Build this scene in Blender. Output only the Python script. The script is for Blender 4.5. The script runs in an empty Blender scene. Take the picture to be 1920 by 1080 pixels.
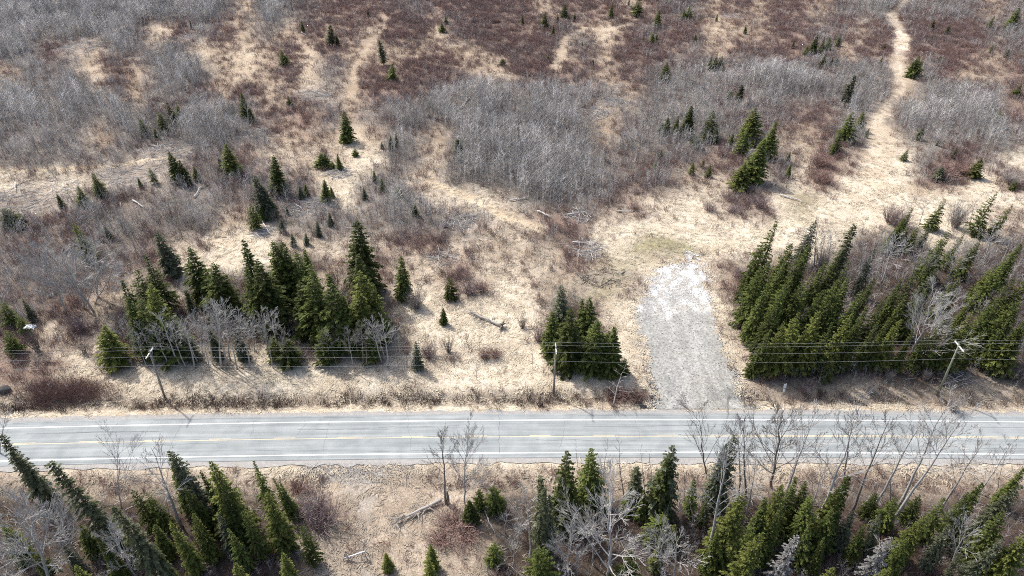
import bpy, math, random
import numpy as np
from mathutils import Vector, Matrix, Euler

rng = np.random.default_rng(7)
random.seed(7)
S = bpy.context.scene
COL = S.collection
R = math.radians

# ------------------------------------------------------------------ camera and survey helpers
H, TH, F = 74.0, R(34.5), 1331.0            # drone height, pitch below horizon, focal length in photo pixels
CT, ST = math.cos(TH), math.sin(TH)

def ray(u, v):
    xc = (np.asarray(u, float) - 960) / F
    yc = (540 - np.asarray(v, float)) / F
    return xc, CT + yc * ST, -ST + yc * CT

def flat(u, v):
    dx, dy, dz = ray(u, v)
    t = H / -dz
    return dx * t, dy * t

def project(x, y, z=0.0):
    zc = y * CT + (H - z) * ST
    yc = y * ST - (H - z) * CT
    return 960 + F * x / zc, 540 - F * yc / zc

def vnoise(x, y, seed=0):
    x = np.asarray(x, float); y = np.asarray(y, float)
    xi = np.floor(x).astype(np.int64); yi = np.floor(y).astype(np.int64)
    fx = x - xi; fy = y - yi
    fx = fx * fx * (3 - 2 * fx); fy = fy * fy * (3 - 2 * fy)
    def h(a, b):
        n = (a * 374761393 + b * 668265263 + seed * 974634777) & 0x7fffffff
        n = ((n ^ (n >> 13)) * 1274126177) & 0x7fffffff
        n = n ^ (n >> 16)
        return (n % 65536) / 65535.0
    return (h(xi, yi) * (1 - fx) + h(xi + 1, yi) * fx) * (1 - fy) + (h(xi, yi + 1) * (1 - fx) + h(xi + 1, yi + 1) * fx) * fy

def fbm(x, y, seed=0, n=3):
    s, a, tot = 0, 1.0, 0
    for i in range(n):
        s = s + a * vnoise(x * 2 ** i, y * 2 ** i, seed + i * 17); tot += a; a *= .5
    return s / tot

# road: quadratic centre line fitted to the surveyed yellow line
_px = np.array([0, 320, 640, 960, 1280, 1600, 1920.]); 
def fitline(vs):
    X, Y = flat(_px, np.array(vs)); return np.polyfit(X, Y, 2)
CEN = fitline([833.5, 826.5, 821, 818, 817.2, 818.7, 821])
def off(vs):
    X, Y = flat(_px, np.array(vs)); return float(np.mean(Y - np.polyval(CEN, X)))
O_FE = off([783.5, 777, 772, 769.5, 769, 771, 774])
O_FW = off([803, 796.5, 791.5, 788, 787.3, 788.8, 790.5])
O_NW = off([865.5, 858.5, 852.5, 848.7, 848, 849.7, 851.7])
O_SE = off([875.5, 868, 861.5, 858, 857.5, 859.5, 861])
O_NE = off([886, 878, 873, 870, 869, 868, 870])
def roady(x): return np.polyval(CEN, x)

def smooth(a, b, x):
    t = np.clip((x - a) / (b - a), 0, 1); return t * t * (3 - 2 * t)

DRIVE_PX = [(1200, 774), (1226, 762), (1231, 740), (1222, 700), (1217, 675), (1209, 640), (1197, 606), (1191, 590), (1203, 566), (1217, 545), (1213, 527), (1235, 506),
            (1262, 496), (1286, 492), (1289, 478), (1296, 474), (1300, 490), (1306, 474), (1313, 478), (1318, 520), (1330, 560), (1338, 600), (1350, 640), (1368, 690),
            (1388, 735), (1404, 756), (1442, 774)]
DRIVE = np.array([flat(u, v) for u, v in DRIVE_PX])
def in_poly(x, y, P):
    x = np.asarray(x); y = np.asarray(y); c = np.zeros(np.broadcast(x, y).shape, bool)
    for i in range(len(P)):
        x0, y0 = P[i]; x1, y1 = P[i - 1]
        if y0 == y1: continue
        c ^= ((y0 > y) != (y1 > y)) & (x < (x1 - x0) * (y - y0) / (y1 - y0) + x0)
    return c
def poly_dist(x, y, P):
    d = np.full(np.broadcast(x, y).shape, 1e9)
    for i in range(len(P)):
        a = P[i - 1]; b = P[i]; ab = b - a
        t = np.clip(((x - a[0]) * ab[0] + (y - a[1]) * ab[1]) / (ab @ ab + 1e-9), 0, 1)
        d = np.minimum(d, np.hypot(x - a[0] - t * ab[0], y - a[1] - t * ab[1]))
    return d

def ground_z(x, y):
    x = np.asarray(x, float); y = np.asarray(y, float)
    d = y - roady(x)
    far = smooth(4, 14, np.abs(d))
    z = far * ((fbm(x / 22, y / 22, 3) - .5) * 1.1 + (vnoise(x / 4.5, y / 4.5, 9) - .5) * .22)
    e = d - O_FE
    ditch = -.75 * np.exp(-((e - 2.6) / 1.5) ** 2)
    n = O_NE - d
    ditch = ditch - .6 * np.exp(-((n - 3.4) / 1.8) ** 2)
    xd, _ = flat(1310, 760)
    ditch = ditch * (1 - np.exp(-((x - 23.5) / 7.5) ** 4) * (d > 0)) * (1 - np.exp(-((x + 18) / 5.5) ** 4) * (d < 0))
    z = z + ditch
    return np.where((d < O_FE + .3) & (d > O_NE - .3), -.06, z)

def gp(u, v):
    dx, dy, dz = (float(q) for q in ray(u, v))
    z = 0.0
    for _ in range(4):
        t = (H - z) / -dz
        z = float(ground_z(dx * t, dy * t))
    return Vector((dx * t, dy * t, z))

def at_depth(u, v, y):
    dx, dy, dz = (float(q) for q in ray(u, v))
    t = y / dy
    return Vector((dx * t, y, H + dz * t))

# ------------------------------------------------------------------ vegetation survey map (40 px cells)
MAP = [
"PPPPPPPPPPg,PgmrrrrmrrRRr,rrr,rmm,r,rr,mgGmmmm,m",
"PPPPPPm.rgr,g,r,r,RR.mRRrrm,.rmrr.,,rrmr,RmRRRmm",
"Pgrs,gggg.,.,r.r,,,,r,,rRR,m,RRrm,rrrrm,rrrrrr,m",
",ggg.r,gGG,.,r.g,rrRRr,.RRrr,rmggGGGGGmggg.gr,,r",
"GggGgm,ggm,R,,ss,rrrgGGGgGGGg,ggggmgGGgggg,gggmr",
"GGgGgGgmmGGgrrrg,gGGGGGGgGGg,gggggmmmrrgggGGGGgr",
"gggg,gggGGGGG,,,.,gg,gGGGGgg,gggggmm,,rgg.ggggGg",
"ggggggsssmmr,,,,..gg,GGGGGGGgmmmgrmmm,rr,..grrg.",
".,..,sssggmmmmm..gg,,gGGGGGGgmmm,,,.g.r....rr..r",
"ssssmmmggggmmgss.gGg,..,GGggmr,..,rr.o..........",
"gmRmgggggg,,,gggggGGggg,,rrm,.................,,",
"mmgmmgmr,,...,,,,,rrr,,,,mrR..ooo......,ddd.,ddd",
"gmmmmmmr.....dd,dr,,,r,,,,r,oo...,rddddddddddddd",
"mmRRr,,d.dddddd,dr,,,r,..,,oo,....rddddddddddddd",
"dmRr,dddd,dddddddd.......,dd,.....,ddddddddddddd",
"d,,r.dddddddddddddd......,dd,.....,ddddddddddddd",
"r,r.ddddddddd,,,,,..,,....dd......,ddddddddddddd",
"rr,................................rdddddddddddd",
".RR,........................,,.....,,,,,,,,,,,,,",
"................................................",
"................................................",
"................................................",
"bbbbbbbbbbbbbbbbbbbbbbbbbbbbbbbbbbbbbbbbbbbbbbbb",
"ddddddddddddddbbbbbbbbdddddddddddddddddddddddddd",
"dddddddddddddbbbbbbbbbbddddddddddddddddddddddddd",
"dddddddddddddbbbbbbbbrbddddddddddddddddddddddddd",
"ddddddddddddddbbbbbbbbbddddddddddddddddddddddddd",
]
for _r in MAP: assert len(_r) == 48, (_r, len(_r))
CLS = {  # ground colour, grey saplings, red brush, grass tufts
 '.': ((.58, .525, .43), .02, .02, 1.0), ',': ((.425, .37, .30), .24, .26, .6),
 'g': ((.215, .195, .178), 1.05, .25, .15), 'G': ((.182, .17, .16), 1.2, .2, .1), 'P': ((.24, .222, .21), 1.5, .08, .05),
 'r': ((.25, .19, .16), .22, 1.1, .2), 'R': ((.165, .125, .108), .2, 1.6, .1), 'm': ((.195, .158, .137), .95, .9, .12),
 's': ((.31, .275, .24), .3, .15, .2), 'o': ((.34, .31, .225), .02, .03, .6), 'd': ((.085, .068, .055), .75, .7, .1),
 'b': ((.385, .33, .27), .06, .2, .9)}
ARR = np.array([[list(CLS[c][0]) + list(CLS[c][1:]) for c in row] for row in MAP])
ARR[:7, :, :3] = np.where((ARR[:7, :, 2:3] > .26), ARR[:7, :, :3] * np.array([.82, .775, .74]), ARR[:7, :, :3])
def survey(x, y):
    """colour and densities of the vegetation at a world point"""
    u, v = project(x, y)
    j = 1 if np.ndim(x) else 1
    sc = np.clip(v / 500, .35, 1.2)
    w1 = (fbm(x / 9, y / 9, 21) - .5); w2 = (fbm(x / 9, y / 9, 22) - .5)
    u = u + w1 * 75 * sc; v = v + w2 * 48 * sc
    # keep the warp from dragging the roadside across the road
    gx = np.clip(u / 40 - .5, 0, 46.999); gy = np.clip(v / 40 - .5, 0, 25.999)
    i = gx.astype(int); k = gy.astype(int); fx = (gx - i)[..., None]; fy = (gy - k)[..., None]
    return (ARR[k, i] * (1 - fx) + ARR[k, i + 1] * fx) * (1 - fy) + (ARR[k + 1, i] * (1 - fx) + ARR[k + 1, i + 1] * fx) * fy

# ------------------------------------------------------------------ materials
def mat(name, col=(.5, .5, .5), rough=.9, var=None, var_scale=3.0, attr=None, obj_var=0.0, bump=0.0, bump_scale=8.0, transl=0.0, stretch=(1, 1, 1), spec=.2, coord='Object'):
    m = bpy.data.materials.new(name); m.use_nodes = True
    N, L = m.node_tree.nodes, m.node_tree.links
    N.clear()
    out = N.new('ShaderNodeOutputMaterial'); b = N.new('ShaderNodeBsdfPrincipled')
    b.inputs['Roughness'].default_value = rough; b.inputs['Specular IOR Level'].default_value = spec
    L.new(b.outputs[0], out.inputs[0])
    rgb = N.new('ShaderNodeRGB'); rgb.outputs[0].default_value = (*col, 1); c = rgb.outputs[0]
    if attr:
        a = N.new('ShaderNodeAttribute'); a.attribute_name = attr; c = a.outputs['Color']
    tc = N.new('ShaderNodeTexCoord'); mp = N.new('ShaderNodeMapping'); mp.inputs['Scale'].default_value = stretch
    L.new(tc.outputs[coord], mp.inputs[0])
    if var:
        nz = N.new('ShaderNodeTexNoise'); nz.inputs['Scale'].default_value = var_scale; nz.inputs['Detail'].default_value = 6; nz.inputs['Roughness'].default_value = .65
        L.new(mp.outputs[0], nz.inputs['Vector'])
        rp = N.new('ShaderNodeValToRGB'); rp.color_ramp.elements[0].position = .32; rp.color_ramp.elements[1].position = .68
        L.new(nz.outputs[0], rp.inputs[0])
        mx = N.new('ShaderNodeMix'); mx.data_type = 'RGBA'; mx.inputs[7].default_value = (*var, 1)
        L.new(rp.outputs[0], mx.inputs[0]); L.new(c, mx.inputs[6]); c = mx.outputs[2]
    if obj_var:
        oi = N.new('ShaderNodeObjectInfo'); hs = N.new('ShaderNodeHueSaturation')
        mr = N.new('ShaderNodeMapRange'); mr.inputs[3].default_value = 1 - obj_var; mr.inputs[4].default_value = 1 + obj_var
        L.new(oi.outputs['Random'], mr.inputs[0]); L.new(mr.outputs[0], hs.inputs['Value']); L.new(c, hs.inputs['Color']); c = hs.outputs[0]
    L.new(c, b.inputs['Base Color'])
    if bump:
        nb = N.new('ShaderNodeTexNoise'); nb.inputs['Scale'].default_value = bump_scale; nb.inputs['Detail'].default_value = 5
        L.new(mp.outputs[0], nb.inputs['Vector'])
        bp = N.new('ShaderNodeBump'); bp.inputs['Strength'].default_value = 1; bp.inputs['Distance'].default_value = bump
        L.new(nb.outputs[0], bp.inputs['Height']); L.new(bp.outputs[0], b.inputs['Normal'])
    if transl:
        t = N.new('ShaderNodeBsdfTranslucent'); L.new(c, t.inputs[0]); ms = N.new('ShaderNodeMixShader'); ms.inputs[0].default_value = transl
        L.new(b.outputs[0], ms.inputs[1]); L.new(t.outputs[0], ms.inputs[2]); L.new(ms.outputs[0], out.inputs[0])
    return m

M = {}
M['needle'] = mat('spruce_needles', attr='tint', obj_var=.38, transl=.32, rough=.7)
M['needle_yellow'] = mat('yellow_green_needles', attr='tint', obj_var=.18, transl=.28, rough=.7)
M['needle_grey'] = mat('lichen_needles', attr='tint', obj_var=.15, transl=.12)
M['bark'] = mat('spruce_bark', (.13, .11, .095), var=(.22, .2, .185), var_scale=30)
M['birch'] = mat('birch_bark', (.52, .505, .48), var=(.33, .315, .30), var_scale=9, obj_var=.12, stretch=(1, 1, 3))
M['aspen'] = mat('grey_bark', (.40, .375, .345), var=(.26, .24, .22), var_scale=14, obj_var=.15)
M['darkbark'] = mat('dark_bark', (.16, .14, .125), var=(.27, .25, .23), var_scale=14)
M['deadwood'] = mat('weathered_wood', (.46, .43, .39), var=(.27, .245, .22), var_scale=12, obj_var=.15)
M['bleached'] = mat('bleached_wood', (.68, .66, .63), var=(.45, .43, .40), var_scale=6)
M['sap'] = mat('sapling_twigs', attr='tint', rough=.9)
M['brush'] = mat('brush_twigs', attr='tint', rough=.9)
M['straw'] = mat('dry_straw', attr='tint', rough=.9, transl=.15)
M['pole'] = mat('pole_wood', (.34, .32, .28), var=(.22, .205, .18), var_scale=5, stretch=(6, 6, .4), obj_var=.1)
M['pole_green'] = mat('treated_pole_wood', (.27, .285, .215), var=(.19, .2, .155), var_scale=5, stretch=(6, 6, .4))
M['white'] = mat('white_paint', (.78, .78, .77), var=(.62, .62, .6), var_scale=6, rough=.6)
M['porcelain'] = mat('grey_porcelain', (.55, .56, .57), rough=.3, spec=.5)
M['wire'] = mat('aluminium_wire', (.5, .5, .5), rough=.5)
M['stone'] = mat('crushed_stone', attr='tint', rough=.9)
M['rock'] = mat('dark_rock', (.055, .052, .05), var=(.11, .105, .10), var_scale=3, bump=.05)
M['black'] = mat('culvert_steel', (.04, .04, .04), var=(.09, .08, .075))

def ground_mat():
    m = bpy.data.materials.new('ground_litter'); m.use_nodes = True
    N, L = m.node_tree.nodes, m.node_tree.links
    b = N['Principled BSDF']; b.inputs['Roughness'].default_value = .95; b.inputs['Specular IOR Level'].default_value = .1
    a = N.new('ShaderNodeAttribute'); a.attribute_name = 'tint'
    tc = N.new('ShaderNodeTexCoord')
    def noise(sc, det=6, dist=0., rough=.6, stretch=None):
        n = N.new('ShaderNodeTexNoise'); n.inputs['Scale'].default_value = sc; n.inputs['Detail'].default_value = det; n.inputs['Distortion'].default_value = dist; n.inputs['Roughness'].default_value = rough
        if stretch:
            mp = N.new('ShaderNodeMapping'); mp.inputs['Scale'].default_value = stretch; mp.inputs['Rotation'].default_value = (0, 0, .6)
            L.new(tc.outputs['Object'], mp.inputs[0]); L.new(mp.outputs[0], n.inputs['Vector'])
        else: L.new(tc.outputs['Object'], n.inputs['Vector'])
        return n.outputs[0]
    def ramp(x, p0, c0, p1, c1):
        r = N.new('ShaderNodeValToRGB'); r.color_ramp.elements[0].position = p0; r.color_ramp.elements[1].position = p1
        r.color_ramp.elements[0].color = (*c0, 1); r.color_ramp.elements[1].color = (*c1, 1); L.new(x, r.inputs[0]); return r.outputs[0]
    def mul(x, y):
        k = N.new('ShaderNodeMix'); k.data_type = 'RGBA'; k.blend_type = 'MULTIPLY'; k.inputs[0].default_value = 1
        L.new(x, k.inputs[6]); L.new(y, k.inputs[7]); return k.outputs[2]
    n1 = noise(1.3, 9, 2.2, .68)          # matted tufts
    n2 = noise(.16, 5, .8)                # broad blotches
    n3 = noise(5.5, 6, 1.2, .7, (1, .35, 1))
    c = mul(a.outputs['Color'], ramp(n1, .28, (.66, .62, .57), .62, (1.20, 1.20, 1.19)))
    c = mul(c, ramp(n2, .35, (.80, .76, .72), .62, (1.12, 1.12, 1.12)))
    c = mul(c, ramp(n3, .30, (.70, .66, .62), .60, (1.16, 1.16, 1.16)))
    L.new(c, b.inputs['Base Color'])
    bp = N.new('ShaderNodeBump'); bp.inputs['Strength'].default_value = .9; bp.inputs['Distance'].default_value = .22
    L.new(n1, bp.inputs['Height'])
    bp2 = N.new('ShaderNodeBump'); bp2.inputs['Strength'].default_value = .7; bp2.inputs['Distance'].default_value = .07
    L.new(n3, bp2.inputs['Height']); L.new(bp.outputs[0], bp2.inputs['Normal']); L.new(bp2.outputs[0], b.inputs['Normal'])
    return m
M['ground'] = ground_mat()

def asphalt_mat():
    m = bpy.data.materials.new('worn_asphalt'); m.use_nodes = True
    N, L = m.node_tree.nodes, m.node_tree.links
    b = N['Principled BSDF']; b.inputs['Roughness'].default_value = .85; b.inputs['Specular IOR Level'].default_value = .3
    tc = N.new('ShaderNodeTexCoord')
    def mapped(scale):
        mp = N.new('ShaderNodeMapping'); mp.inputs['Scale'].default_value = scale; L.new(tc.outputs['UV'], mp.inputs[0]); return mp.outputs[0]
    def noise(vec, sc, det=5, dist=0.):
        n = N.new('ShaderNodeTexNoise'); n.inputs['Scale'].default_value = sc; n.inputs['Detail'].default_value = det; n.inputs['Distortion'].default_value = dist; L.new(vec, n.inputs['Vector']); return n.outputs[0]
    def ramp(x, p0, c0, p1, c1):
        r = N.new('ShaderNodeValToRGB'); r.color_ramp.elements[0].position = p0; r.color_ramp.elements[1].position = p1
        r.color_ramp.elements[0].color = (*c0, 1); r.color_ramp.elements[1].color = (*c1, 1); L.new(x, r.inputs[0]); return r.outputs[0]
    def mul(x, y):
        k = N.new('ShaderNodeMix'); k.data_type = 'RGBA'; k.blend_type = 'MULTIPLY'; k.inputs[0].default_value = 1
        L.new(x, k.inputs[6]); L.new(y, k.inputs[7]); return k.outputs[2]
    streak = noise(mapped((.03, 1.1, 1)), 1.6, 6)        # wheel paths run along the road
    spot = noise(mapped((1, 1, 1)), .35, 6, .5)
    fine = noise(mapped((1, 1, 1)), 14, 3)
    c = ramp(streak, .3, (.24, .264, .268), .68, (.37, .395, .395))
    c = mul(c, ramp(spot, .3, (.80, .81, .82), .7, (1.10, 1.09, 1.08)))
    c = mul(c, ramp(fine, .3, (.88, .88, .88), .7, (1.1, 1.1, 1.1)))
    L.new(c, b.inputs['Base Color'])
    bp = N.new('ShaderNodeBump'); bp.inputs['Strength'].default_value = .4; bp.inputs['Distance'].default_value = .02; L.new(fine, bp.inputs['Height']); L.new(bp.outputs[0], b.inputs['Normal'])
    return m
M['asphalt'] = asphalt_mat()
M['crack'] = mat('crack_tar', (.16, .17, .175))
M['seal'] = mat('old_seal', (.20, .205, .205), var=(.27, .28, .28), var_scale=2)
M['paint'] = mat('white_line_paint', (.86, .86, .85), var=(.72, .73, .73), var_scale=1.5, rough=.7)
M['yellow'] = mat('faded_yellow_paint', (.74, .60, .34), var=(.55, .52, .44), var_scale=1.2, rough=.7)
M['shoulder'] = mat('gravel_shoulder', (.30, .295, .285), var=(.41, .39, .36), var_scale=1.6, bump=.06, bump_scale=6)
def gravel_mat():
    m = mat('driveway_gravel', attr='tint', rough=.95)
    N, L = m.node_tree.nodes, m.node_tree.links
    b = [n for n in N if n.type == 'BSDF_PRINCIPLED'][0]
    src = b.inputs['Base Color'].links[0].from_socket
    tc = N.new('ShaderNodeTexCoord')
    vo = N.new('ShaderNodeTexVoronoi'); vo.inputs['Scale'].default_value = 3.2; L.new(tc.outputs['Object'], vo.inputs['Vector'])
    nz = N.new('ShaderNodeTexNoise'); nz.inputs['Scale'].default_value = 2.6; nz.inputs['Detail'].default_value = 9; nz.inputs['Roughness'].default_value = .72; L.new(tc.outputs['Object'], nz.inputs['Vector'])
    rp = N.new('ShaderNodeValToRGB'); rp.color_ramp.elements[0].position = .33; rp.color_ramp.elements[1].position = .66
    rp.color_ramp.elements[0].color = (.60, .59, .57, 1); rp.color_ramp.elements[1].color = (1.3, 1.3, 1.28, 1); L.new(nz.outputs[0], rp.inputs[0])
    bw = N.new('ShaderNodeRGBToBW'); L.new(vo.outputs['Color'], bw.inputs[0])
    r2 = N.new('ShaderNodeValToRGB'); r2.color_ramp.elements[0].color = (.8, .8, .8, 1); r2.color_ramp.elements[1].color = (1.2, 1.2, 1.2, 1); L.new(bw.outputs[0], r2.inputs[0])
    for o in (rp.outputs[0], r2.outputs[0]):
        k = N.new('ShaderNodeMix'); k.data_type = 'RGBA'; k.blend_type = 'MULTIPLY'; k.inputs[0].default_value = 1
        L.new(src, k.inputs[6]); L.new(o, k.inputs[7]); src = k.outputs[2]
    L.new(src, b.inputs['Base Color'])
    bp = N.new('ShaderNodeBump'); bp.inputs['Strength'].default_value = .8; bp.inputs['Distance'].default_value = .08; L.new(nz.outputs[0], bp.inputs['Height']); L.new(bp.outputs[0], b.inputs['Normal'])
    return m
M['gravel'] = gravel_mat()

# ------------------------------------------------------------------ mesh builders
def mesh_np(name, verts, faces_flat, nside, material, tint=None, smooth_=False):
    """verts (n,3); faces_flat (m*nside,) with a constant number of corners per face"""
    me = bpy.data.meshes.new(name)
    verts = np.ascontiguousarray(verts, np.float32); nf = len(faces_flat) // nside
    me.vertices.add(len(verts)); me.vertices.foreach_set('co', verts.ravel())
    me.loops.add(nf * nside); me.loops.foreach_set('vertex_index', np.ascontiguousarray(faces_flat, np.int32))
    me.polygons.add(nf); me.polygons.foreach_set('loop_start', np.arange(0, nf * nside, nside, dtype=np.int32))
    try: me.polygons.foreach_set('loop_total', np.full(nf, nside, np.int32))
    except Exception: pass
    if smooth_: me.polygons.foreach_set('use_smooth', np.ones(nf, bool))
    if tint is not None:
        at = me.color_attributes.new('tint', 'FLOAT_COLOR', 'POINT')
        c = np.ones((len(verts), 4), np.float32); c[:, :3] = tint; at.data.foreach_set('color', c.ravel())
    me.update(calc_edges=True)
    if material: me.materials.append(material)
    return me

def link(name, data, parent=None, label=None, cat=None, group=None, kind=None, loc=None):
    o = bpy.data.objects.new(name, data); COL.objects.link(o)
    if parent: o.parent = parent
    if loc is not None: o.location = loc
    tag(o, label, cat, group, kind); return o
def tag(o, label=None, cat=None, group=None, kind=None):
    for k, v in (('label', label), ('category', cat), ('group', group), ('kind', kind)):
        if v: o[k] = v
    return o

class MB:
    """collects quads/tris with one tint per vertex"""
    def __init__(s): s.v = []; s.f = []; s.t = []; s.n = 0
    def add(s, v, f, tint=None):
        v = np.asarray(v, float); s.v.append(v); s.f.append(np.asarray(f) + s.n); s.n += len(v)
        s.t.append(np.tile(tint if tint is not None else (1, 1, 1), (len(v), 1)))
    def tube(s, pts, rad, k=5, cap=True, tint=None):
        pts = np.asarray(pts, float); n = len(pts); rad = np.broadcast_to(rad, (n,))
        d = np.gradient(pts, axis=0); d /= np.linalg.norm(d, axis=1)[:, None] + 1e-12
        ref = np.array([0, 0, 1.]) if abs(d[0, 2]) < .9 else np.array([1., 0, 0])
        a = np.cross(d, ref); a /= np.linalg.norm(a, axis=1)[:, None] + 1e-12; b = np.cross(d, a)
        th = np.arange(k) * 2 * np.pi / k
        v = (pts[:, None] + rad[:, None, None] * (np.cos(th)[None, :, None] * a[:, None] + np.sin(th)[None, :, None] * b[:, None])).reshape(-1, 3)
        i = np.arange(n - 1)[:, None] * k; j = np.arange(k)[None, :]; j2 = (j + 1) % k
        q = np.stack([i + j, i + j2, i + k + j2, i + k + j], -1).reshape(-1, 4)
        if cap and k >= 4:
            v = np.vstack([v, pts[:1], pts[-1:]]); c0, c1 = n * k, n * k + 1; jj = np.arange(k); j2 = (jj + 1) % k
            q = np.vstack([q, np.stack([np.full(k, c0), j2, jj, jj], -1), np.stack([np.full(k, c1), (n - 1) * k + jj, (n - 1) * k + j2, (n - 1) * k + j2], -1)])
        s.add(v, q, tint)
    def box(s, c, size, rot=None, tint=None):
        x, y, z = np.array(size) / 2
        v = np.array([(a, b, d) for a in (-x, x) for b in (-y, y) for d in (-z, z)])
        if rot is not None: v = v @ np.array(Matrix(rot) if not isinstance(rot, Euler) else rot.to_matrix()).T
        s.add(v + np.array(c), [(0, 1, 3, 2), (4, 6, 7, 5), (0, 4, 5, 1), (2, 3, 7, 6), (0, 2, 6, 4), (1, 5, 7, 3)], tint)
    def arrays(s):
        return np.vstack(s.v), np.vstack(s.f), np.vstack(s.t)
    def mesh(s, name, material, tint=False, smooth_=False):
        v, f, t = s.arrays(); me = bpy.data.meshes.new(name)
        ff = [tuple(dict.fromkeys(q)) for q in f.tolist()]
        me.from_pydata(v.tolist(), [], ff)
        if tint:
            at = me.color_attributes.new('tint', 'FLOAT_COLOR', 'POINT'); c = np.ones((len(v), 4), np.float32); c[:, :3] = t; at.data.foreach_set('color', c.ravel())
        if smooth_: me.polygons.foreach_set('use_smooth', np.ones(len(me.polygons), bool))
        me.materials.append(material); return me

# ------------------------------------------------------------------ tree prototypes (unit height)
def spruce_proto(seed, w=.2, whorls=26, bare=.05, power=.85, droop=.35, dens=1.0, pal='s', ragged=.25, lop=0.):
    r = np.random.default_rng(seed)
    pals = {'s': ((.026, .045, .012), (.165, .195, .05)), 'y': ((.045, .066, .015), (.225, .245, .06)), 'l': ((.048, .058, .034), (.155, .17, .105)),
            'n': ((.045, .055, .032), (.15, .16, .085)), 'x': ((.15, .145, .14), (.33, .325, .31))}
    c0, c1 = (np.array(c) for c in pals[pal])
    V, T = [], []
    zs = bare + (1 - bare) * (np.linspace(0, 1, whorls) ** .92)
    lopaz = r.uniform(0, 6.28)
    for z in zs:
        t = (z - bare) / (1 - bare)
        rad = w * ((1 - t) ** power) * (.55 + .45 * min(1, t / .12)) + .008
        nb = max(5, int((6 + 9 * (1 - t)) * dens))
        az0 = r.uniform(0, 6.28)
        for k in range(nb):
            az = az0 + k * 6.283 / nb + r.normal(0, .22)
            Lb = rad * r.uniform(1 - ragged * 1.6, 1 + ragged) * (1 + lop * math.cos(az - lopaz))
            zz = z + r.normal(0, .008)
            out = np.array([math.cos(az), math.sin(az), 0]); side = np.array([-out[1], out[0], 0])
            up = .42 * t + r.normal(0, .08); dr = droop * (1 - t) + .06
            steps = max(2, int(2 + Lb / .030))
            shade = r.uniform(0, 1)
            for s in np.linspace(.28, 1, steps):
                p = out * Lb * s + np.array([0, 0, zz + Lb * (up * s - dr * s * s)])
                for sg in (-1, 0, 1):
                    ang = sg * r.uniform(.55, .95)
                    d = out * math.cos(ang) + side * math.sin(ang) + np.array([0, 0, up - 2 * dr * s + r.normal(0, .22)])
                    d /= np.linalg.norm(d)
                    l = (.017 + .15 * Lb * (1.15 - .5 * s)) * r.uniform(.75, 1.3); wd = l * r.uniform(.24, .38)
                    nrm = np.cross(d, np.array([r.normal(0, .7), r.normal(0, .7), 1.])); nrm /= np.linalg.norm(nrm) + 1e-9
                    sag = np.array([0, 0, -.22 * l])
                    V += [p, p + d * l * .45 + nrm * wd, p + d * l + sag, p + d * l * .45 - nrm * wd]
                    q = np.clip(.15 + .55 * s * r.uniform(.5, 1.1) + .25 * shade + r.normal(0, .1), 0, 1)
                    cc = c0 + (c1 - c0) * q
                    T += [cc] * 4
    n = len(V) // 4
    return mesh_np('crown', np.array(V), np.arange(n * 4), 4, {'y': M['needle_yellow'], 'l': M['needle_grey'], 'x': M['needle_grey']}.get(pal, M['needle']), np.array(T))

def trunk_proto(seed, r0=.013, material='bark'):
    r = np.random.default_rng(seed); m = MB()
    z = np.linspace(-.02, .985, 9); x = np.cumsum(r.normal(0, .002, 9)); y = np.cumsum(r.normal(0, .002, 9))
    m.tube(np.stack([x - x[0], y - y[0], z], 1), np.linspace(r0, .002, 9), 7)
    return m.mesh('trunk', M[material], smooth_=True)

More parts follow.
